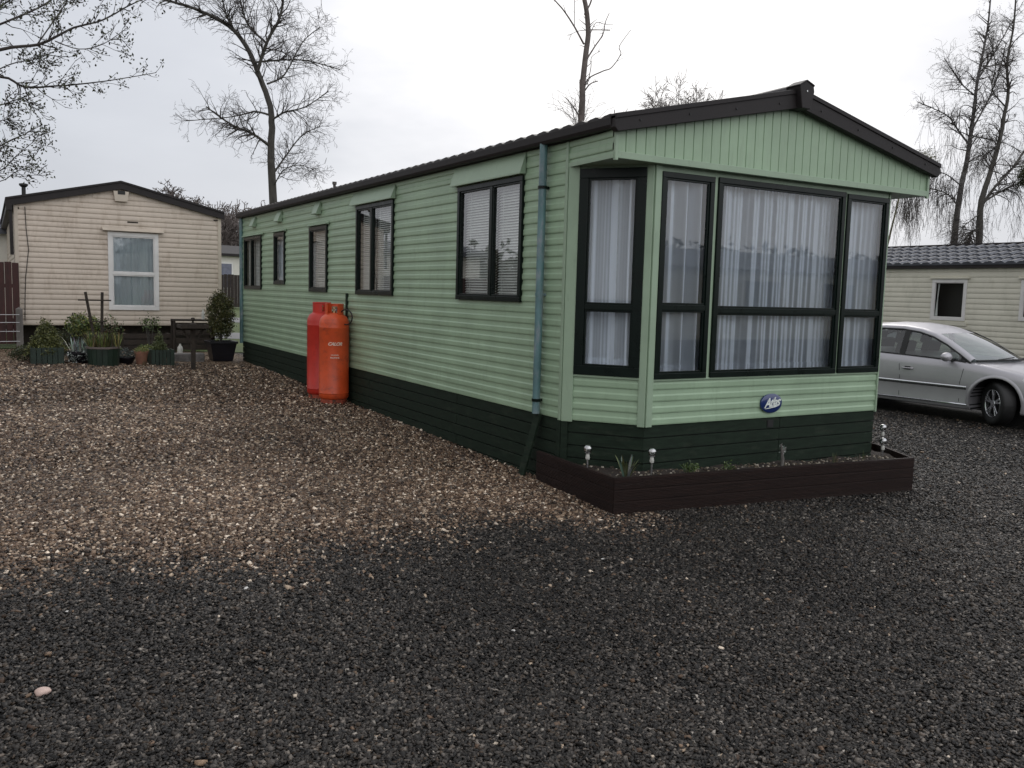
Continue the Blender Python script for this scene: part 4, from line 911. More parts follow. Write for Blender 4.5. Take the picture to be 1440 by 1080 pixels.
# greenhouse
RAIL = [(-.42, .80, .935), (-.62, .765, 1.06), (-.85, .72, 1.19), (-1.10, .675, 1.30), (-1.35, .645, 1.365), (-1.65, .63, 1.40), (-2.0, .63, 1.40), (-2.3, .64, 1.375), (-2.6, .66, 1.31), (-2.9, .70, 1.19), (-3.15, .74, 1.06)]
def belt(x): s_ = sec(x)[9]; return (x, s_[0]-.0, s_[1]+.002)
def bothsides(f):
    for sgn in (-1, 1): f(sgn)
def glassside(sgn):
    def Y(l): return .9+sgn*l
    for nm, x0, x1 in (('side_window', -.58, -1.50), ('side_window', -1.60, -2.42), ('quarter_light', -2.48, -2.95)):
        P = []
        for x in xr(x0, x1, 14):
            for (a, b) in zip(RAIL, RAIL[1:]):
                if b[0] <= x <= a[0]: t = (x-a[0])/(b[0]-a[0]); top = (a[1]+(b[1]-a[1])*t, a[2]+(b[2]-a[2])*t)
            bl = belt(x); P.append([(x, Y(bl[1]+(top[0]-bl[1])*q+.012*math.sin(math.pi*q)), bl[2]+(top[1]-bl[2]-.02)*q) for q in (0, .33, .66, 1)])
        mb = MB(); mb.grid(P); mb.build(nm, M['carglass'], cv, smooth=True)
    mb = MB()
    for x0, x1 in ((-1.50, -1.60), (-2.42, -2.48)):
        P = []
        for x in (x0, x1):
            for (a, b) in zip(RAIL, RAIL[1:]):
                if b[0] <= x <= a[0]: t = (x-a[0])/(b[0]-a[0]); top = (a[1]+(b[1]-a[1])*t, a[2]+(b[2]-a[2])*t)
            bl = belt(x); P.append([(x, Y(bl[1]+(top[0]-bl[1])*q+.012*math.sin(math.pi*q)+.004), bl[2]+(top[1]-bl[2]-.0)*q) for q in (0, .33, .66, 1)])
        mb.grid(P)
    # black window surround: belt line and under the rail
    mb.tube([(x, Y(belt(x)[1]+.002), belt(x)[2]+.006) for x in xr(-.50, -3.0, 16)], .010, 6)
    mb.tube([(a[0], Y(a[1]+.010), a[2]-.030) for a in RAIL[:]], .015, 6)
    mb.add([(-.44, Y(.80), .935), (-.60, Y(.80), .94), (-.64, Y(.768), 1.04)], [(0, 1, 2)])
    mb.build('window_surround', M['rubber'], cv, smooth=True)
    mb = MB(); P = []
    for a in RAIL:
        P.append([(a[0], Y(a[1]+.016), a[2]-.018), (a[0], Y(a[1]+.012), a[2]+.010), (a[0]+.012, Y(a[1]-.03), a[2]+.032), (a[0]+.02, Y(a[1]-.085), a[2]+.040)])
    mb.grid(P); mb.build('roof_rail', M['silver'], cv, smooth=True, angle=80)
bothsides(glassside)
mb = MB(); P = []
for a in RAIL[4:9]: P.append([(a[0]+.02+.0*l, .9+l*(a[1]-.085), a[2]+.040+.045*(1-l*l)) for l in (-1, -.7, -.35, 0, .35, .7, 1)])
a = RAIL[3]; P.insert(0, [(a[0]+.015+.12*(1-l*l), .9+l*(a[1]-.065), a[2]+.021+.02*(1-l*l)) for l in (-1, -.7, -.35, 0, .35, .7, 1)])
mb.grid(P); mb.build('roof', M['silver'], cv, smooth=True)
mb = MB(); P = []                        # windscreen
for a in RAIL[0:4]:
    f = (a[2]-.935)/.365; P.append([(a[0]+.02+(.27-.15*f)*(1-l*l), .9+l*(a[1]-.05-.02*f), a[2]+.02+.02*(1-l*l)) for l in (-1, -.7, -.35, 0, .35, .7, 1)])
mb.grid(P); mb.build('windscreen', M['screen'], cv, smooth=True)
mb = MB(); P = []
for a in RAIL[8:11]: P.append([(a[0]-.0-.08*(1-l*l), .9+l*(a[1]-.05), a[2]+.04+.03*(1-l*l)) for l in (-1, -.5, 0, .5, 1)])
mb.grid(P); mb.build('rear_window', M['carglass'], cv, smooth=True)
mb = MB()
for l0, l1 in ((-.55, -.02), (.05, .55)): mb.tube([(-.20+.12*(1-l0*l0)-.02, .9+l0, .975), (-.26+.2, .9+(l0+l1)/2, 1.005), (-.30+.15, .9+l1, 1.0)], .009, 6)
mb.tube([(-.36+.27*(1-l*l)+.0, .9+l*.76, .945+.02*(1-l*l)) for l in [-1+.1*k for k in range(21)]], .016, 6); mb.build('wiper', M['rubber'], cv, smooth=True)
mb = MB(); mb.box(-3.0, -.45, .13, 1.67, .80, .93); mb.build('interior', M['rubber'], cv)
mb = MB()
for sx in (-1.75, -2.6):
    for sy in (.50, 1.30):
        mb.obox((sx, sy, .98), ((.25, 0, 1), (0, 1, 0), (1, 0, -.25)), (.20, .22, .06)); mb.obox((sx-.07, sy, 1.22), ((.25, 0, 1), (0, 1, 0), (1, 0, -.25)), (.09, .13, .045))
mb.build('seat', M['rubber'], cv, bevel=.03)
mb = MB()                                # door mirror
bm2 = bmesh.new(); bmesh.ops.create_uvsphere(bm2, u_segments=20, v_segments=12, radius=1); vs = [(v.co.x*.075-.72, v.co.y*.115-.085, v.co.z*.072+.985) for v in bm2.verts]; fs = [[v.index for v in f.verts] for f in bm2.faces]; bm2.free()
mb.add(vs, fs); mr_ = mb.build('door_mirror', M['silver'], cv, smooth=True)
mb = MB(); mb.bar((-.70, .13, .925), (-.70, -.05, .945), .05, .05); mb.build('mirror_foot', M['rubber'], mr_, bevel=.01)
mb = MB(); mb.tube([(-.66, .25, .35), (-.66, .26, .35)], .01, 6)
# headlight, bonnet line
P = [[side(x, z, .004) for z in (lerp(ZSH, x)-.19+.03*k, )][0] for x in (.30,) for k in (0,)]
mb = MB(); P = []
for x in xr(.36, .80, 8):
    zt = lerp(ZSH, x)-.035; zl = zt-.13*min(1, (x-.30)/.2); P.append([side(x, zl+(zt-zl)*q, .004) for q in (0, .35, .7, 1)])
mb.grid(P); mb.build('headlight', M['globe'], cv, smooth=True)
mb = MB(); P = [[(x, .9-(lerp(HW, x)-.155)-dd, lerp(ZSH, x)+lerp(CRN, x)*.28+.003) for dd in (0, .006)] for x in xr(-.30, .62, 12)]; mb.grid(P); mb.build('bonnet_gap', M['rubber'], cv)
mb = MB(); mb.tube([(-2.35, .5, 1.42), (-2.62, .5, 1.62)], .004, 6); mb.build('aerial', M['rubber'], cv)
mb = MB(); mb.box(-3.3, .6, .42, 1.4, .16, .75); mb.build('underbody', M['rubber'], cv)
def wheel(ax, yy, steer, flip):
    w_ = bpy.data.objects.new('wheel', None); COL.objects.link(w_)
    mb = MB(); rr = [(.215, -.09), (.24, -.105), (.29, -.11), (.315, -.098), (.325, -.075), (.328, 0), (.325, .075), (.315, .098), (.29, .11), (.24, .105), (.215, .09)]
    n = 44; P = [[(r_*math.cos(2*math.pi*k/n), y, r_*math.sin(2*math.pi*k/n)) for r_, y in rr] for k in range(n+1)]; mb.grid(P)
    tr = mb.build('wheel', M['rubber'], cv, smooth=True, angle=60); bpy.data.objects.remove(w_)
    tr.location = (ax, yy, .325-.0); tr.rotation_euler = (0, 0, steer+(math.pi if flip else 0))
    mb = MB(); P = [[(r_*math.cos(2*math.pi*k/n), y, r_*math.sin(2*math.pi*k/n)) for r_, y in ((.218, -.085), (.212, -.098), (.200, -.090), (.196, -.03))] for k in range(n+1)]; mb.grid(P)
    for k in range(5):
        a = 2*math.pi*k/5+.3
        for dd in (-.16, .16):
            c_, s_ = math.cos(a+dd*.5), math.sin(a+dd*.5); c2, s2 = math.cos(a+dd), math.sin(a+dd)
            mb.bar((.05*c_, -.078, .05*s_), (.205*c2, -.088, .205*s2), .030, .018, up=(0, 1, 0))
    mb.tube([(0, -.05, 0), (0, -.092, 0)], .055, 20); mb.build('rim', M['chrome'], tr, bevel=.003)
    mb = MB(); mb.tube([(0, -.02, 0), (0, -.04, 0)], .15, 24); mb.tube([(0, -.0, 0), (0, -.02, 0)], .2, 24); mb.build('brake_disc', M['rubber'], tr)
wheel(0, .17, R(-36), False); wheel(-2.70, .13, 0, False); wheel(0, 1.65, R(-36), True); wheel(-2.70, 1.67, 0, True)

# ================================================================== GARDEN ROW IN FRONT OF THE BEIGE CARAVAN
def foliage_ball(c, rx, ry, rz_, n, seed, cone=False):
    r = random.Random(seed); P = []
    while len(P) < n:
        x, y, z = r.uniform(-1, 1), r.uniform(-1, 1), r.uniform(-1, 1)
        if cone:
            q = (z+1)/2
            if math.hypot(x, y) > (1-q)*.95+.06: continue
        elif x*x+y*y+z*z > 1: continue
        if r.random() < .25 and abs(x)+abs(y) < .6: continue
        P.append((c[0]+x*rx, c[1]+y*ry, c[2]+z*rz_))
    return P
def staves(r0, r1, h, n=18, sq=False):
    mb = MB()
    if sq:
        for k in range(6):
            for sgn in (-1, 1):
                a = -r0+2*r0*k/6; b = a+2*r0/6-.008
                mb.box(a, b, sgn*r0-.01, sgn*r0+.01, 0, h); mb.box(sgn*r0-.01, sgn*r0+.01, a, b, .001, h-.001)
    else:
        for k in range(n):
            a0, a1 = 2*math.pi*k/n, 2*math.pi*(k+.93)/n
            q = [((r0 if z == 0 else r1)*f*math.cos(t), (r0 if z == 0 else r1)*f*math.sin(t), z) for z in (0, h) for f in (.93, 1) for t in (a0, a1)]
            mb.add(q, [(0, 1, 3, 2), (4, 6, 7, 5), (0, 4, 5, 1), (2, 3, 7, 6), (0, 2, 6, 4), (1, 5, 7, 3)])
    return mb
def pot(name, u, v, label, cat, shape, m, group='plant pots in front of the beige caravan'):
    p = atg(u, v); t = thing(name, (p.x, p.y, G(p.x, p.y)), label, cat, group); kind, r0, r1, h = shape
    if kind == 'round': staves(r0, r1, h).build('tub', m, t)
    elif kind == 'square': staves(r0, r0, h, sq=True).build('tub', m, t)
    elif kind == 'lathe':
        mb = MB(); mb.lathe([(r0*.9, 0), (r0, .01), (r1*.96, h*.82), (r1*1.04, h*.83), (r1*1.05, h), (r1*.93, h), (r1*.9, h*.85)], n=28, cap=True); mb.build('tub', m, t, smooth=True, angle=40)
    elif kind == 'taper':
        mb = MB(); q = [(x*r, y*r, z) for r, z in ((r0, 0), (r1, h)) for x, y in ((-1, -1), (1, -1), (1, 1), (-1, 1))]
        mb.add(q, [(0, 1, 5, 4), (1, 2, 6, 5), (2, 3, 7, 6), (3, 0, 4, 7), (3, 2, 1, 0)]); e_ = .03
        mb.box(-r1-.015, r1+.015, -r1-.015, -r1+.02, h-.04, h); mb.box(-r1-.015, r1+.015, r1-.02, r1+.015, h-.04, h); mb.box(-r1-.015, -r1+.02, -r1+.02, r1-.02, h-.04, h-.001); mb.box(r1-.02, r1+.015, -r1+.02, r1-.02, h-.04, h-.001); mb.build('tub', m, t, bevel=.006)
    mb = MB(); mb.lathe([(min(r0, r1)*.9, h*.5), (r1*.9, h*.86), (.01, h*.88)], n=20); mb.build('compost', M['soil'], t)
    return t
# big conical golden shrub in a dark square tub
t = pot('potted_conifer', 66, 511, 'golden green conical shrub in a dark tub, leftmost of the pots', 'plant', ('square', .22, .22, .26), M['potgreen'])
leafobj('foliage', t, foliage_ball((0, 0, .46), .28, .24, .28, 400, 1, True), 9000, .020, [(.11, .12, .035), (.15, .155, .05), (.07, .08, .03), (.05, .06, .02)], rad=.022, seed=1)  # foliage palette darkened for the shade under the beige caravan
t = thing('low_shrub', tuple(atg(42, 508)), 'low dark trailing shrub at the foot of the leftmost potted conifer', 'plant'); leafobj('foliage', t, foliage_ball((0, 0, .13), .30, .2, .14, 200, 2), 2600, .018, DRK+[(.08, .08, .04)], rad=.02, seed=2)
t = pot('silver_plant_bowl', 112, 511, 'silvery leaved plant spilling from a black bowl left of the big green tub', 'plant', ('lathe', .13, .20, .20), M['potblack'])
mb = MB(); C = []
for k in range(10): blades(mb, C, (random.uniform(-.12, .12), random.uniform(-.1, .1), .18), 7, .24, .16, .014, SIL, rd)
mb.build('foliage', M['leaf'], t, recalc=False, col=C)
leafobj('trailing_leaves', t, [(random.uniform(-.2, .2), -.20, random.uniform(.06, .2)) for _ in range(20)], 260, .016, SIL, rad=.02, seed=5)
t = pot('planted_tub', 146, 514, 'largest green wooden tub with grasses under the wooden trellis', 'plant', ('round', .22, .245, .30), M['potgreen'])
mb = MB(); n = 40; P = [[(r_*math.cos(2*math.pi*k/n), r_*math.sin(2*math.pi*k/n), z) for r_, z in ((.255, .275), (.255, .305), (.225, .305), (.225, .27))] for k in range(n+1)]; mb.grid(P); mb.build('rim', M['tanbark'], t)
mb = MB(); C = []
for k in range(26): blades(mb, C, (random.uniform(-.2, .2), random.uniform(-.16, .16), .28), 12, .26, .14, .008, YEL+GRN+BRN, rd)
mb.build('foliage', M['leaf'], t, recalc=False, col=C)
p = atg(142, 512); gz = G(p.x, p.y); t = thing('garden_trellis', (p.x, p.y+.05, gz), 'dark wooden trellis of two leaning posts and a crossbar in the big tub', 'trellis')
for xa, xb in ((-.20, -.06), (.045, .02)):
    mb = MB(); mb.bar((xa, 0, 1.15), (xb, 0, .25), .040, .035, up=(0, 1, 0)); mb.build('post', M['wood'], t)
mb = MB(); mb.bar((-.31, -.03, 1.02), (.17, -.03, 1.02), .022, .022); mb.build('crossbar', M['wood'], t); mb = MB(); mb.bar((-.16, -.03, .68), (.08, -.03, .68), .02, .02); mb.build('crossbar', M['wood'], t)
def bush(u, v, label, rx, ry, rz_, n, size, cols, seed, zc=None, stems=6):
    p = atg(u, v); t = thing('shrub', (p.x, p.y, G(p.x, p.y)), label, 'shrub'); zc = zc or rz_
    mb = MB(); r = random.Random(seed)
    for k in range(stems): mb.tube([(0, 0, 0), (r.uniform(-.4, .4)*rx, r.uniform(-.4, .4)*ry, zc*.7), (r.uniform(-.8, .8)*rx, r.uniform(-.8, .8)*ry, zc+rz_*.6)], [.01, .007, .003], 5)
    mb.build('stem', M['bark'], t); leafobj('foliage', t, foliage_ball((0, 0, zc), rx, ry, rz_, 200, seed), n, size, cols, rad=.03, seed=seed); return t
bush(118, 503, 'yellow green leafy bush behind the big tub, left of the trellis', .26, .18, .17, 1700, .026, YEL+GRN, 11, .55)
bush(155, 503, 'thin stemmed bush with sparse leaves just right of the trellis', .22, .18, .22, 600, .022, GRN+BRN, 12, .50)
bush(212, 503, 'small leafy sprig rising under the beige caravan window', .16, .12, .14, 320, .022, GRN, 13, .62)
bush(92, 500, 'dark low bush under the beige caravan behind the silver plant', .36, .2, .15, 1500, .022, DRK, 14, .30)
t = pot('grey_shrub_pot', 177, 512, 'small dark bowl of grey leaved plant between big tub and terracotta pot', 'plant', ('lathe', .10, .15, .12), M['potblack'])
leafobj('foliage', t, foliage_ball((0, 0, .17), .17, .13, .07, 80, 4), 600, .018, [(.09, .11, .10), (.05, .06, .05)], rad=.015, seed=6)
t = pot('terracotta_pot', 199, 514, 'mossy terracotta pot overflowing with pale moss', 'plant pot', ('lathe', .075, .105, .24), M['terra'])
leafobj('moss', t, foliage_ball((0, 0, .25), .12, .12, .035, 60, 4), 900, .010, YEL, rad=.01, seed=7)
t = pot('green_trough', 213, 511, 'low mossy dark trough directly behind the terracotta pot', 'plant', ('square', .16, .16, .20), M['potgreen'])
t.location.y += .32
leafobj('foliage', t, foliage_ball((0, 0, .24), .17, .14, .05, 60, 9), 900, .014, YEL+GRN, rad=.012, seed=9)
t = pot('potted_conifer', 227, 513, 'small cone shaped conifer in a green slatted square tub', 'plant', ('square', .17, .17, .26), M['potgreen'])
leafobj('foliage', t, foliage_ball((-.03, 0, .41), .13, .12, .17, 200, 3, True), 2600, .014, [(.09, .11, .04), (.12, .13, .05), (.06, .08, .03)], rad=.010, seed=3)
t = pot('potted_bush', 311, 507, 'bushy dark green shrub in a square black pot beside the green caravan', 'plant', ('taper', .17, .235, .36), M['potblack'])
mb = MB(); mb.tube([(0, 0, .25), (.01, 0, .8)], [.025, .012], 8); mb.build('stem', M['bark'], t)
leafobj('foliage', t, foliage_ball((0, 0, .82), .24, .22, .44, 420, 21)+foliage_ball((-.05, 0, 1.08), .12, .1, .14, 60, 22), 6800, .022, [(.035, .045, .014), (.055, .06, .018), (.08, .075, .025), (.10, .10, .03)], rad=.03, seed=21)
# bird table, bench, small things
p = atg(272, 521); t = thing('bird_table', (p.x, p.y, G(p.x, p.y)), 'dark wooden bird table on a post with a small knob on top', 'bird table')
mb = MB(); mb.bar((0, 0, -.02), (0, 0, .70), .065, .065, up=(0, 1, 0)); mb.build('post', M['wood'], t)
mb = MB(); mb.box(-.20, .20, -.16, .16, .68, .70); mb.box(-.21, .21, -.17, -.155, .68, .735); mb.box(-.21, .21, .155, .17, .68, .735); mb.box(-.21, -.195, -.155, .155, .68, .735); mb.box(.195, .21, -.155, .155, .68, .735)
for sx in (-1, 1): mb.bar((sx*.03, 0, .45), (sx*.17, 0, .68), .03, .03, up=(0, 1, 0))
mb.build('tray', M['wood'], t)
mb = MB(); mb.lathe([(.03, .735), (.06, .74), (.03, .76), (.012, .78), (.035, .81), (.03, .84), (.005, .85)], n=14); mb.build('knob', M['wood'], t, smooth=True)
p = atg(275, 503); t = thing('wooden_bench', (p.x, p.y+.5, G(p.x, p.y)), 'dark slatted wooden potting bench behind the bird table', 'bench')
mb = MB(); mb.box(-.32, .42, -.16, .16, .66, .69); mb.build('top', M['wood'], t)
mb = MB(); 
for z in (.12, .25, .40, .54): mb.box(-.29, .40, -.14, -.12, z, z+.09)
mb.build('slat_panel', M['wood'], t)
for x in (-.30, .38):
    mb = MB(); mb.box(x-.02, x+.02, -.14, -.10, 0, .66); mb.build('leg', M['wood'], t)
    mb = MB(); mb.box(x-.02, x+.02, .10, .14, 0, .66); mb.build('leg', M['wood'], t)
bz = t.location
mb = MB(); mb.lathe([(.028, 0), (.03, .1), (.028, .13), (.012, .16), (.012, .19)], c=(bz.x+.24, bz.y, bz.z+.691), n=12); tag(mb.build('white_bottle', M['pale'], smooth=True), 'small pale bottle standing on the potting bench', 'bottle')
mb = MB(); mb.lathe([(.05, 0), (.052, .12), (.045, .16), (.02, .19), (.02, .22)], c=(bz.x-.22, bz.y-.22, bz.z+.02), n=14); tag(mb.build('grey_vase', M['pale'], smooth=True), 'pale grey vase on the ground at the left leg of the potting bench', 'vase')
p = atg(266, 510); mb = MB(); mb.obox((p.x, p.y+.3, G(p.x, p.y)+.06), ((1, 0, 0), (0, 1, 0), (0, 0, 1)), (.30, .12, .085)); tag(mb.build('stone_trough', M['stone'], bevel=.02), 'low grey stone block behind the foot of the bird table', 'stone trough')
q = T3(L0, db, nb_)
mb = MB(); mb.box(-.48, .48, -.06, .06, 0, .02)
t = thing('wooden_pallet', (q(2.15, .55, .24)), 'dark wooden pallet box leaning under the beige caravan window', 'pallet')
mb = MB()
for z in (.02, .14, .26): mb.box(-.42, .42, -.02, .0, z, z+.09)
mb.build('slat_panel', M['wood'], t); mb = MB(); mb.box(-.42, -.37, .0, .3, 0, .35); mb.build('side_panel', M['wood'], t); mb = MB(); mb.box(.37, .42, .0, .3, 0, .35); mb.build('side_panel', M['wood'], t)
mb = MB(); mb.tube([q(.90, .12, .60), q(.905, .12, .96)], .012, 8); tag(mb.build('garden_rod', M['wood']), 'thin dark upright rod against the lower beige cladding', 'rod')
# fence at the far left
fp = Vector(q(.02, .35, 0)); gz = G(fp.x, fp.y)
t = thing('wire_fence', (fp.x, fp.y, gz), 'low wire fence ending at a grey post at the beige caravan corner', 'fence')
mb = MB(); mb.box(-.055, .055, -.055, .055, -.05, .72); mb.add([(-.055, -.055, .72), (.055, -.055, .72), (.055, .055, .72), (-.055, .055, .72), (0, 0, .76)], [(0, 1, 4), (1, 2, 4), (2, 3, 4), (3, 0, 4)]); mb.build('post', M['greypost'], t)
mb = MB(); mb.box(-3.1, -3.0, -.05, .05, -.05, .74); mb.build('post', M['greypost'], t)
for z in (.14, .32, .48, .62):
    mb = MB(); mb.tube([(-3.05, -.06, z), (-1.5, -.06, z-.01), (0, -.06, z)], .005, 5); mb.build('wire', M['steel'], t)
fz = thing('board_fence', (fp.x-.02, fp.y+.18, gz), 'red brown close boarded fence left of the beige caravan', 'fence')
mb = MB(); x = -2.6
while x < -.0: mb.box(x, x+.108, -.012+.004*math.sin(x*9), .012+.004*math.sin(x*9), .08, 1.56+.01*math.sin(x*31)); x += .115
mb.build('board_panel', M['redfence'], fz)
mb = MB(); mb.box(-2.6, 0, .014, .05, .35, .42); mb.box(-2.6, 0, .014, .05, 1.1, 1.17); mb.build('rail', M['redfence'], fz)
# far left building glimpsed beyond the corner, and something white over the fence
def hut(name, P0, wdt, dep, h0, zw, rise, mw, mr, label, ang=0, win=None, wallz=0):
    t = thing(name, P0, label, 'building', rz=ang)
    mb = MB(); mb.box(-wdt/2, wdt/2, 0, dep, wallz, zw); mb.build('wall', mw, t)
    mb = MB(); mb.prism([(-wdt/2-.2, -.25, zw-.02), (-wdt/2-.2, -.25, zw+.12), (-wdt/2-.2, dep/2, zw+rise+.12), (-wdt/2-.2, dep+.25, zw+.12), (-wdt/2-.2, dep+.25, zw-.02), (-wdt/2-.2, dep/2, zw+rise-.02)], (wdt+.4, 0, 0)); mb.build('roof', mr, t)
    for wx in (win or []):
        mb = MB(); s0, s1, z0, z1 = wx; mb.box(s0, s1, -.04, -.002, z0, z0+.07); mb.box(s0, s1, -.04, -.002, z1-.07, z1); mb.box(s0, s0+.07, -.04, -.003, z0+.07, z1-.07); mb.box(s1-.07, s1, -.04, -.003, z0+.07, z1-.07)
        f = mb.build('window', M['white'], t); mb = MB(); mb.box(s0+.07, s1-.07, -.02, -.004, z0+.07, z1-.07); mb.build('pane', M['farpane'], f)
    return t
M['farpane'] = mat('far_window_glass', (.12, .13, .18), .1, var=.3, scale=3)
M['farwhite'] = mat('pale_render', (.62, .60, .54), .6, var=.06)
p = atd(4, 400, 26); hut('park_home', (p.x-2.8, p.y, G(p.x, p.y)), 7, 4, 0, 2.25, .35, M['farwhite'], M['slatetile'], 'pale building with grey roof just visible past the left fence')
# far white building in the gap, with dark board fence in front
p = atd(325, 400, 50); hut('park_home', (p.x-.6, p.y, 0), 6.5, 5, 0, 3.1, .55, M['farwhite'], M['charcoal'], 'white building with dark roof seen in the gap between the two caravans', ang=R(14), win=[(-.30, .75, 1.35, 2.75), (-2.5, -1.3, 1.35, 2.75)])
p = atd(323, 430, 42); gz = G(p.x, p.y); t = thing('board_fence', (p.x, p.y, gz), 'dark brown board fence in the gap between the two caravans', 'fence')
mb = MB(); x = -2.5
while x < 2.5: mb.box(x, x+.14, -.02, .0+.01*math.sin(x*7), .05, 1.50+.02*math.sin(x*17)); x += .15
mb.build('board_panel', M['darkskirt'], t); mb = MB()
for x in (-2.4, 0, 2.4): mb.box(x-.05, x+.05, .015, .11, 0, 1.52)
mb.build('post', M['wood'], t)

# ================================================================== TREES
class TreeGen:
    def __init__(s, seed, mn=.0045): s.mn = mn; s.r = random.Random(seed); s.tr = MB(); s.cr = MB(); s.tips = []
    def rv(s, k=1): return Vector((s.r.gauss(0, k), s.r.gauss(0, k), s.r.gauss(0, k)))
    def limb(s, pts, r0, r1, n=9):
        pts = [Vector(p) for p in pts]; q = []          # smooth by Catmull-Rom
        for i in range(len(pts)-1):
            p0, p1, p2, p3 = pts[max(0, i-1)], pts[i], pts[i+1], pts[min(len(pts)-1, i+2)]
            for k in range(4):
                t = k/4; q.append(.5*((2*p1)+(p2-p0)*t+(2*p0-5*p1+4*p2-p3)*t*t+(3*p1-p0-3*p2+p3)*t**3)+s.rv(r0*.035))
        q.append(pts[-1]); m = len(q)-1
        rad = [r0+(r1-r0)*(i/m)**.8 for i in range(m+1)]; s.tr.tube(q, rad, n); return q, rad
    def branch(s, p, d, ln, r0, lvl, grav=0, wob=.18, dens=1., spread=.9, tipsonly=False, up=0):
        d = d.normalized(); ns = max(3, int(4+ln*1.2)) if lvl > 0 else 3; q = [p]; cur = p.copy(); dd = d.copy()
        for i in range(ns):
            dd = (dd+s.rv(wob)+Vector((0, 0, -grav+up))*(.3+i/ns)).normalized(); cur = cur+dd*ln/ns; q.append(cur.copy())
        m = len(q)-1; rad = [max(s.mn, r0*(1-.8*i/m)) for i in range(m+1)]
        (s.cr).tube(q, rad, 5 if r0 > .02 else 3, cap=False)
        if lvl == 0: s.tips += [q[-1], q[-2]]; return
        nc = max(2, int(dens*(3+ln*2.2)))
        for k in range(nc):
            t = s.r.uniform(.18, 1) if k < nc-1 else 1; f = t*m; i = min(m-1, int(f)); a = q[i].lerp(q[i+1], f-i)
            ax = (q[i+1]-q[i]).normalized(); side_ = s.rv(); side_ = (side_-ax*side_.dot(ax)).normalized()
            s.branch(a, ax*s.r.uniform(.5, 1.1)+side_*spread, ln*s.r.uniform(.35, .62)*(1.15-.5*t), max(.004, r0*.5*(1-.5*t)), lvl-1, grav, wob, dens, spread, up=up)
    def along(s, q, rad, n, ln, lvl, t0=.15, side=.75, **kw):
        m = len(q)-1
        for k in range(n):
            t = s.r.uniform(t0, 1); f = t*m; i = min(m-1, int(f)); a = q[i].lerp(q[i+1], f-i); ax = (q[i+1]-q[i]).normalized()
            sd_ = s.rv(); sd_ = (sd_-ax*sd_.dot(ax)).normalized(); r_ = rad[i]
            s.branch(a, ax*.75+sd_*side, ln*s.r.uniform(.5, 1.1)*(1.2-.6*t), min(r_*.6, .012+ln*.012), lvl, **kw)
    def finish(s, name, loc, label, tm, cm, cat='tree', group=None, leaf=None):
        t = thing(name, loc, label, cat, group); o = Vector(loc)
        for m_ in (s.tr, s.cr): m_.v = [(v[0]-o.x, v[1]-o.y, v[2]-o.z) for v in m_.v]
        s.tr.build('trunk', tm, t, smooth=True, recalc=False); cr_ = s.cr.build('crown', cm, t, recalc=False)
        if leaf:
            n, size, cols, rad, droop = leaf; leafobj('leaves', t, [tuple(p-o) for p in s.tips], n, size, cols, rad=rad, droop=droop, seed=5)
        return t
def px(y, jit=0, r=None):
    return lambda u, v, dy=0: aty(u, v, y+dy)
# 1. leaning tree behind the two caravans
g = TreeGen(11, .0036); Q = px(22.9); base = Vector((3.95, 22.9, G(3.95, 22.9)-.1))
T1, R1 = g.limb([base, Q(384, 286), Q(381, 225), Q(382, 180), Q(380, 150), Q(365, 108, .1), Q(350, 72, .2), Q(328, 42, .3), Q(300, 24, .3), Q(262, 8, .2), Q(215, -4, 0), Q(150, -18, -.2)], .150, .022, 12)
limbs = [([Q(379, 205), Q(355, 188, -.4), Q(325, 175, -.7), Q(290, 150, -1)], .07, .02), ([Q(380, 162), Q(360, 157, .5), Q(345, 160, .8), Q(320, 165, 1.3), Q(262, 170, 1.8)], .05, .012),
         ([Q(384, 245), Q(400, 222, .5), Q(425, 190, .9), Q(450, 178, 1.2)], .05, .012), ([Q(381, 170), Q(400, 158, -.5), Q(430, 150, -1), Q(462, 128, -1.2)], .05, .012),
         ([Q(362, 100), Q(375, 60, -.3), Q(395, 20, -.6), Q(400, -30, -.8)], .08, .03), ([Q(357, 88), Q(385, 85, .4), Q(430, 85, .7), Q(478, 98, 1)], .05, .015), ([Q(376, 62, -.3), Q(350, 36, .3), Q(340, 10, .5), Q(335, -20, .5)], .05, .02),
         ([Q(376, 118), Q(400, 105, .6), Q(425, 60, .9), Q(450, 38, 1.2)], .045, .012), ([Q(385, 262), Q(398, 240, -.8), Q(420, 232, -1.2), Q(440, 238, -1.5)], .03, .01), ([Q(330, 42, .3), Q(318, 20, .1), Q(310, -15, 0)], .04, .02)]
for P, a, b in limbs:
    q, r_ = g.limb(P, a*.75, b, 7); g.along(q, r_, 26, 1.15, 2, dens=.95, wob=.2); g.along(q, r_, 12, .9, 1, dens=1.3, wob=.13)
g.along(T1[12:], R1[12:], 40, .95, 2, dens=1.0, wob=.15)
for k in range(45):
    g.branch(Q(random.gauss(400, 30), random.gauss(45, 35), random.uniform(-1.2, 1.2)), g.rv(), random.uniform(.5, 1.1), .010, 2, wob=.17, dens=1.0)
g.finish('bare_tree', tuple(base), 'tall bare leaning tree rising behind the gap between the caravans', M['bark'], M['twig'])
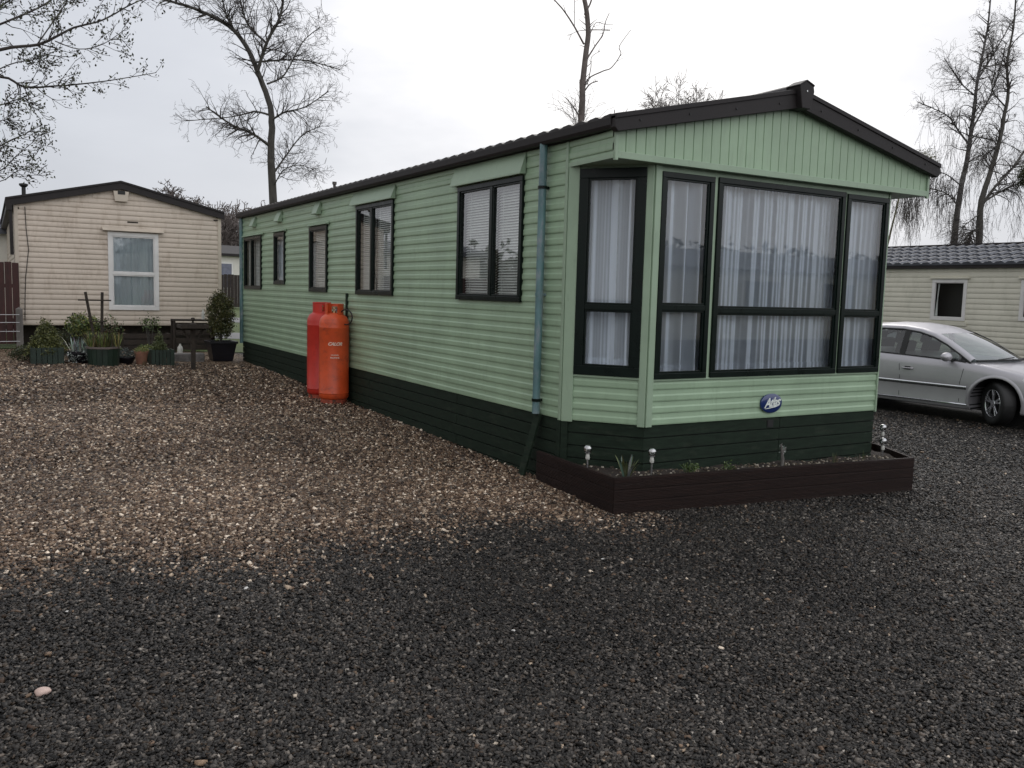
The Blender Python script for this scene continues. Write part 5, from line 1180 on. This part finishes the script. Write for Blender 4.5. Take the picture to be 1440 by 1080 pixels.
# 2. lopped tree behind the green caravan
g = TreeGen(5); Q = px(14.5); b0 = Q(812, 300); base = Vector((b0.x, 14.5, G(b0.x, 14.5)-.1))
T1, R1 = g.limb([base, Q(812, 230), Q(817, 175), Q(819, 130), Q(822, 90), Q(827, 50), Q(825, 20), Q(821, -10), Q(820, -40)], .105, .055, 12)
for P, a, b in (([Q(821, 62), Q(808, 38, .2), Q(793, 15, .3), Q(780, 0, .4), Q(770, -15, .4)], .035, .012), ([Q(815, 165), Q(806, 150, .1), Q(795, 137, .2)], .03, .012),
                ([Q(821, 135), Q(826, 112), Q(848, 100, -.3), Q(860, 95, -.4), Q(873, 76, -.5), Q(871, 65, -.5), Q(887, 42, -.5)], .028, .007), ([Q(822, 128), Q(830, 118, -.1), Q(841, 114, -.1)], .028, .012),
                ([Q(826, 82), Q(836, 66, .2), Q(848, 48, .3), Q(851, 32, .3), Q(857, 18, .3)], .032, .008), ([Q(829, 42), Q(845, 42, -.2), Q(858, 43, -.2)], .02, .009), ([Q(827, 42), Q(812, 44, .2), Q(800, 50, .3)], .014, .005),
                ([Q(829, 50), Q(838, 32, .1), Q(850, 34, .1), Q(862, 34, .2)], .015, .006), ([Q(816, 130), Q(816, 112)], .03, .025), ([Q(826, 118, .1), Q(831, 95, .1), Q(832, 80, .1), Q(844, 72, .1)], .018, .006), ([Q(822, 20), Q(830, 5, .1), Q(834, -10)], .03, .02), ([Q(808, 36, .3), Q(808, 10, .3), Q(808, -20, .3)], .012, .008)):
    q, r_ = g.limb(P, a*.8, b, 7); g.along(q, r_, 4, .28, 0, wob=.2)
g.along(T1[10:26], R1[10:26], 12, .5, 0, wob=.2)
for k in range(26):
    p = Q(812+random.uniform(-6, 8), 178+random.uniform(-10, 8)); g.branch(p, Vector((random.gauss(0, .7), random.gauss(0, .4), 1)), random.uniform(.5, .95), .008, 1, wob=.1, dens=.7)
g.finish('lopped_tree', tuple(base), 'lopped bare tree trunk with few branches behind the green roof', M['tanbark'], M['tanbark'])
# 3. thin crown peeping over the ridge + twigs at its left
for (u, v, wd_, top, y, sd_, lab) in ((955, 175, 42, 108, 26, 3, 'fine twiggy bare tree top peeping over the green caravan roof'), (880, 190, 26, 148, 20, 8, 'low twiggy bare tree top right of the lopped tree')):
    g = TreeGen(sd_, .010); Q = px(y); b0 = Q(u, 230); base = Vector((b0.x, y, G(b0.x, y)-.1)); T1, R1 = g.limb([base, Q(u, 240), Q(u+2, v+15)], .12, .05)
    for k in range(34):
        g.branch(Q(u+random.uniform(-.5, .5)*wd_, v+20)+Vector((0, 0, random.uniform(-.4, .2))), Vector((random.uniform(-1, 1)*wd_/30, random.uniform(-.6, .6), 1.1)), (v-top)/1241*(y+8)*random.uniform(.8, 1.15), .020, 2, wob=.16, dens=1.3, spread=.8)
    g.finish('bare_tree', tuple(base), lab, M['bark'], M['tanbark'])
# 4. weeping birches on the right
def birch(P, r0, y, lim, seed, label, twig=1., t0=.35, nn=34):
    g = TreeGen(seed, .0042); Q = px(y); b0 = Q(*P[0]); base = Vector((b0.x, y, G(b0.x, y)-.1))
    T1, R1 = g.limb([base]+[Q(*p) for p in P], r0*.68, .025, 10)
    for L_, a, b, gv in lim:
        q, r_ = g.limb([Q(*p) for p in L_], a*.6, b*.8, 7); g.along(q, r_, int(30*twig), 1.15, 1, grav=gv, wob=.13, dens=1.3); g.along(q, r_, int(16*twig), 1.0, 2, grav=gv*.6, wob=.15, dens=.9)
    m0 = int(len(T1)*t0); g.along(T1[m0:], R1[m0:], int(nn*1.9*twig), 1.15, 2, t0=.05, grav=.12, wob=.24, dens=.9)
    # hanging curtains of twigs
    return g, base, label
g, base, lab = birch([(1341, 350), (1345, 310), (1352, 260), (1360, 225), (1365, 190), (1370, 150), (1375, 110), (1383, 70), (1390, 30), (1395, -20)], .24, 17.5,
    [([(1363, 204), (1345, 180, .5), (1335, 165, .8), (1318, 155, 1), (1290, 143, 1.3)], .08, .018, .05), ([(1372, 135), (1352, 118, -.5), (1340, 100, -.7), (1328, 82, -1)], .06, .015, .0),
     ([(1349, 295), (1335, 275, .5), (1310, 265, .7), (1270, 262, .9)], .06, .015, .55), ([(1352, 262), (1330, 245, -.5), (1300, 240, -.8), (1268, 246, -1)], .05, .012, .6),
     ([(1376, 110), (1395, 80, .3), (1412, 50, .6), (1430, 20, .8)], .07, .02, .05), ([(1368, 180), (1390, 140, .3), (1405, 100, .3), (1415, 60, .4)], .07, .02, .05), ([(1366, 190), (1385, 195, .3), (1410, 200, .5), (1440, 215, .9)], .05, .015, .35)], 21, 'tall weeping birch with pale trunk, left of the pair behind the cream caravan')
for k in range(200):
    u = random.choice([random.uniform(1262, 1300), random.uniform(1252, 1345)]); p = aty(u, random.uniform(235, 295), 17.5+random.uniform(-1, 1.5)); g.branch(p, Vector((random.gauss(0, .2), random.gauss(0, .2), -1)), random.uniform(.5, 1.7), .006, 1, grav=.6, wob=.09, dens=.8, spread=.35)
g.finish('weeping_birch', tuple(base), lab, M['birchbark'], M['twig'], leaf=(7000, .020, [(.06, .055, .025), (.08, .075, .03), (.045, .035, .022), (.07, .05, .04)], .06, .6))
g, base, lab = birch([(1376, 350), (1378, 305), (1382, 275), (1392, 245), (1404, 205), (1412, 165), (1418, 130), (1416, 90), (1425, 40), (1430, -20)], .22, 14.5,
    [([(1380, 290), (1400, 262, .2), (1425, 235, .4), (1445, 205, .5), (1470, 170)], .10, .04, .1), ([(1382, 285), (1410, 268, -.3), (1440, 255, -.5), (1480, 240)], .07, .02, .4), ([(1378, 300), (1355, 318, -.2), (1345, 325, -.3)], .04, .01, .3),
     ([(1404, 205), (1390, 215, .4), (1372, 232, .6)], .04, .01, .45), ([(1414, 150), (1395, 125, -.3), (1400, 90, -.5), (1390, 50, -.5)], .05, .015, .1), ([(1377, 320), (1366, 328), (1360, 345)], .05, .05, .0)], 31, 'dark trunked weeping birch nearer the right edge, behind the cream caravan')
for k in range(200):
    p = aty(random.uniform(1300, 1475), random.uniform(150, 310), 14.5+random.uniform(-1, 1.5)); g.branch(p, Vector((random.gauss(0, .2), random.gauss(0, .2), -1)), random.uniform(.5, 1.4), .006, 1, grav=.6, wob=.09, dens=.8, spread=.35)
g.finish('weeping_birch', tuple(base), lab, M['bark'], M['twig'], leaf=(7000, .020, [(.06, .055, .025), (.08, .075, .03), (.045, .035, .022), (.07, .05, .04)], .06, .6))
p = aty(1303, 222, 15.5); t = thing('green_tree', (p.x, p.y, G(p.x, p.y)), 'yellow green budding tree showing over the right roof corner', 'tree')
hz = p.z-G(p.x, p.y); mb = MB(); mb.tube([(-2.6, 0, 0), (-2.4, 0, 2.0), (-1.2, 0, hz-.7), (-.2, 0, hz)], [.05, .04, .03, .015], 7); mb.build('trunk', M['mossbark'], t, smooth=True)
leafobj('crown', t, foliage_ball((-.25, 0, hz-.1), .55, .5, .40, 90, 5)+foliage_ball((-.75, 0, hz-.25), .5, .4, .3, 50, 15), 3800, .030, [(.13, .13, .04), (.09, .09, .03), (.16, .15, .06)], rad=.10, seed=5, long=1.4)
p = aty(1452, 245, 13); t = thing('evergreen', (p.x, p.y, G(p.x, p.y)), 'dark evergreen crown just entering at the right edge', 'tree')
mb = MB(); mb.tube([(0, 0, 0), (0, 0, p.z-G(p.x, p.y)+.6)], [.14, .04], 8); mb.build('trunk', M['bark'], t); hz = p.z-G(p.x, p.y)
leafobj('crown', t, foliage_ball((0, 0, hz), .42, .5, .55, 260, 6), 5200, .035, DRK, rad=.06, seed=6)
# 5. overhanging budding tree, top left
g = TreeGen(77, .0026); Q = px(4.2); tb = aty(-190, 500, 4.2); base = Vector((tb.x, 4.2, G(tb.x, 4.2)-.1))
T1, R1 = g.limb([base, Q(-185, 330), Q(-175, 200), Q(-160, 110), Q(-140, 20), Q(-120, -60)], .17, .06, 12)
LM = [([Q(-172, 190), Q(-80, 100, -.2), Q(0, 70, -.3), Q(52, 63, -.4), Q(78, 52, -.5), Q(104, 39, -.5), Q(145, 28, -.6), Q(181, 8, -.6), Q(210, -5, -.6)], .042, .006), ([Q(-176, 200), Q(-90, 120, .2), Q(0, 108, .3), Q(34, 122, .3), Q(78, 121, .3), Q(124, 117, .3), Q(168, 111, .3), Q(220, 102, .3)], .040, .005),
      ([Q(78, 58, -.5), Q(111, 69, -.6), Q(145, 62, -.6), Q(179, 39, -.7)], .012, .004), ([Q(52, 63, -.4), Q(75, 30, -.2), Q(92, 5, 0), Q(105, -20, 0)], .014, .006), ([Q(-160, 110), Q(-60, 60, .4), Q(10, 30, .6), Q(60, 8, .8), Q(90, -15, .8)], .035, .01),
      ([Q(-180, 260), Q(-80, 230, .3), Q(-20, 215, .4), (Q(13, 198, .4)), Q(36, 188, .4), Q(60, 175, .4)], .026, .004), ([Q(-180, 280), Q(-60, 260, .1), Q(0, 240, 0), Q(22, 220, 0), Q(50, 197, 0)], .022, .004), ([Q(-60, 262, .1), Q(0, 255), Q(20, 243), Q(46, 233)], .012, .004),
      ([Q(-90, 120, .2), Q(-30, 150), Q(0, 148), Q(25, 140), Q(42, 145)], .018, .005), ([Q(-172, 190), Q(-60, 130, .5), Q(10, 92, .5), Q(55, 82, .5), Q(88, 66, .5)], .02, .004), ([Q(-60, 60, .4), Q(0, 10, .2), Q(30, -10)], .02, .008), ([Q(40, 121, .3), Q(52, 100, .2), Q(60, 75)], .007, .003), ([Q(-20, 180), Q(0, 170), Q(12, 168)], .014, .004)]
for k, (P, a, b) in enumerate(LM):
    q, r_ = g.limb(P, a*.5, b*.7, 6); g.along(q, r_, 14 if k in (0, 1, 4) else 7, .36, 1, t0=.35, wob=.16, dens=.9, spread=.8); g.along(q, r_, 10, .22, 0, t0=.3, wob=.15); g.tips += q[len(q)//2:]
g.finish('budding_tree', tuple(base), 'tree with small new leaves whose branches hang in at the top left', M['twig'], M['twig'], leaf=(3300, .019, [(.035, .04, .02), (.05, .055, .025), (.03, .03, .02), (.07, .08, .04)], .022, .0))
# 6. distant rounded trees in the gap
for k, (u, vt, vb, wd_, dist, sd_) in enumerate(((245, 263, 292, 26, 75, 1), (287, 283, 320, 22, 80, 2), (316, 282, 350, 20, 62, 3), (338, 288, 345, 18, 66, 4), (268, 276, 300, 18, 82, 6))):
    g = TreeGen(40+sd_, .022); c = atd(u, vb, dist); tp = atd(u, vt, dist); h = tp.z-c.z; base = Vector((c.x, c.y, .4)); T1, R1 = g.limb([base, c-Vector((0, 0, .5)), c+Vector((.2, 0, h*.35))], .30, .15, 7)
    for j in range(38):
        a = random.uniform(0, 6.28); g.branch(c+Vector((0, 0, h*random.uniform(-.3, .35))), Vector((math.cos(a)*1.1, math.sin(a)*1.1, random.uniform(.35, 1.2))), h*random.uniform(.6, .95), .07, 2, wob=.2, dens=1.0, spread=1.0)
    g.cr.v = g.cr.v
    g.finish('distant_tree', tuple(base), ['round headed bare tree directly over the beige roof, leftmost of the far trees', 'bare far tree low over the right slope of the beige roof', 'ivy dark bare far tree seen in the gap beside the beige eave', 'far bare tree touching the rear corner of the green caravan', 'smallest far tree between the round one and the beige eave'][k], M['tanbark'], M['tanbark'], group='bare trees far beyond the caravans')
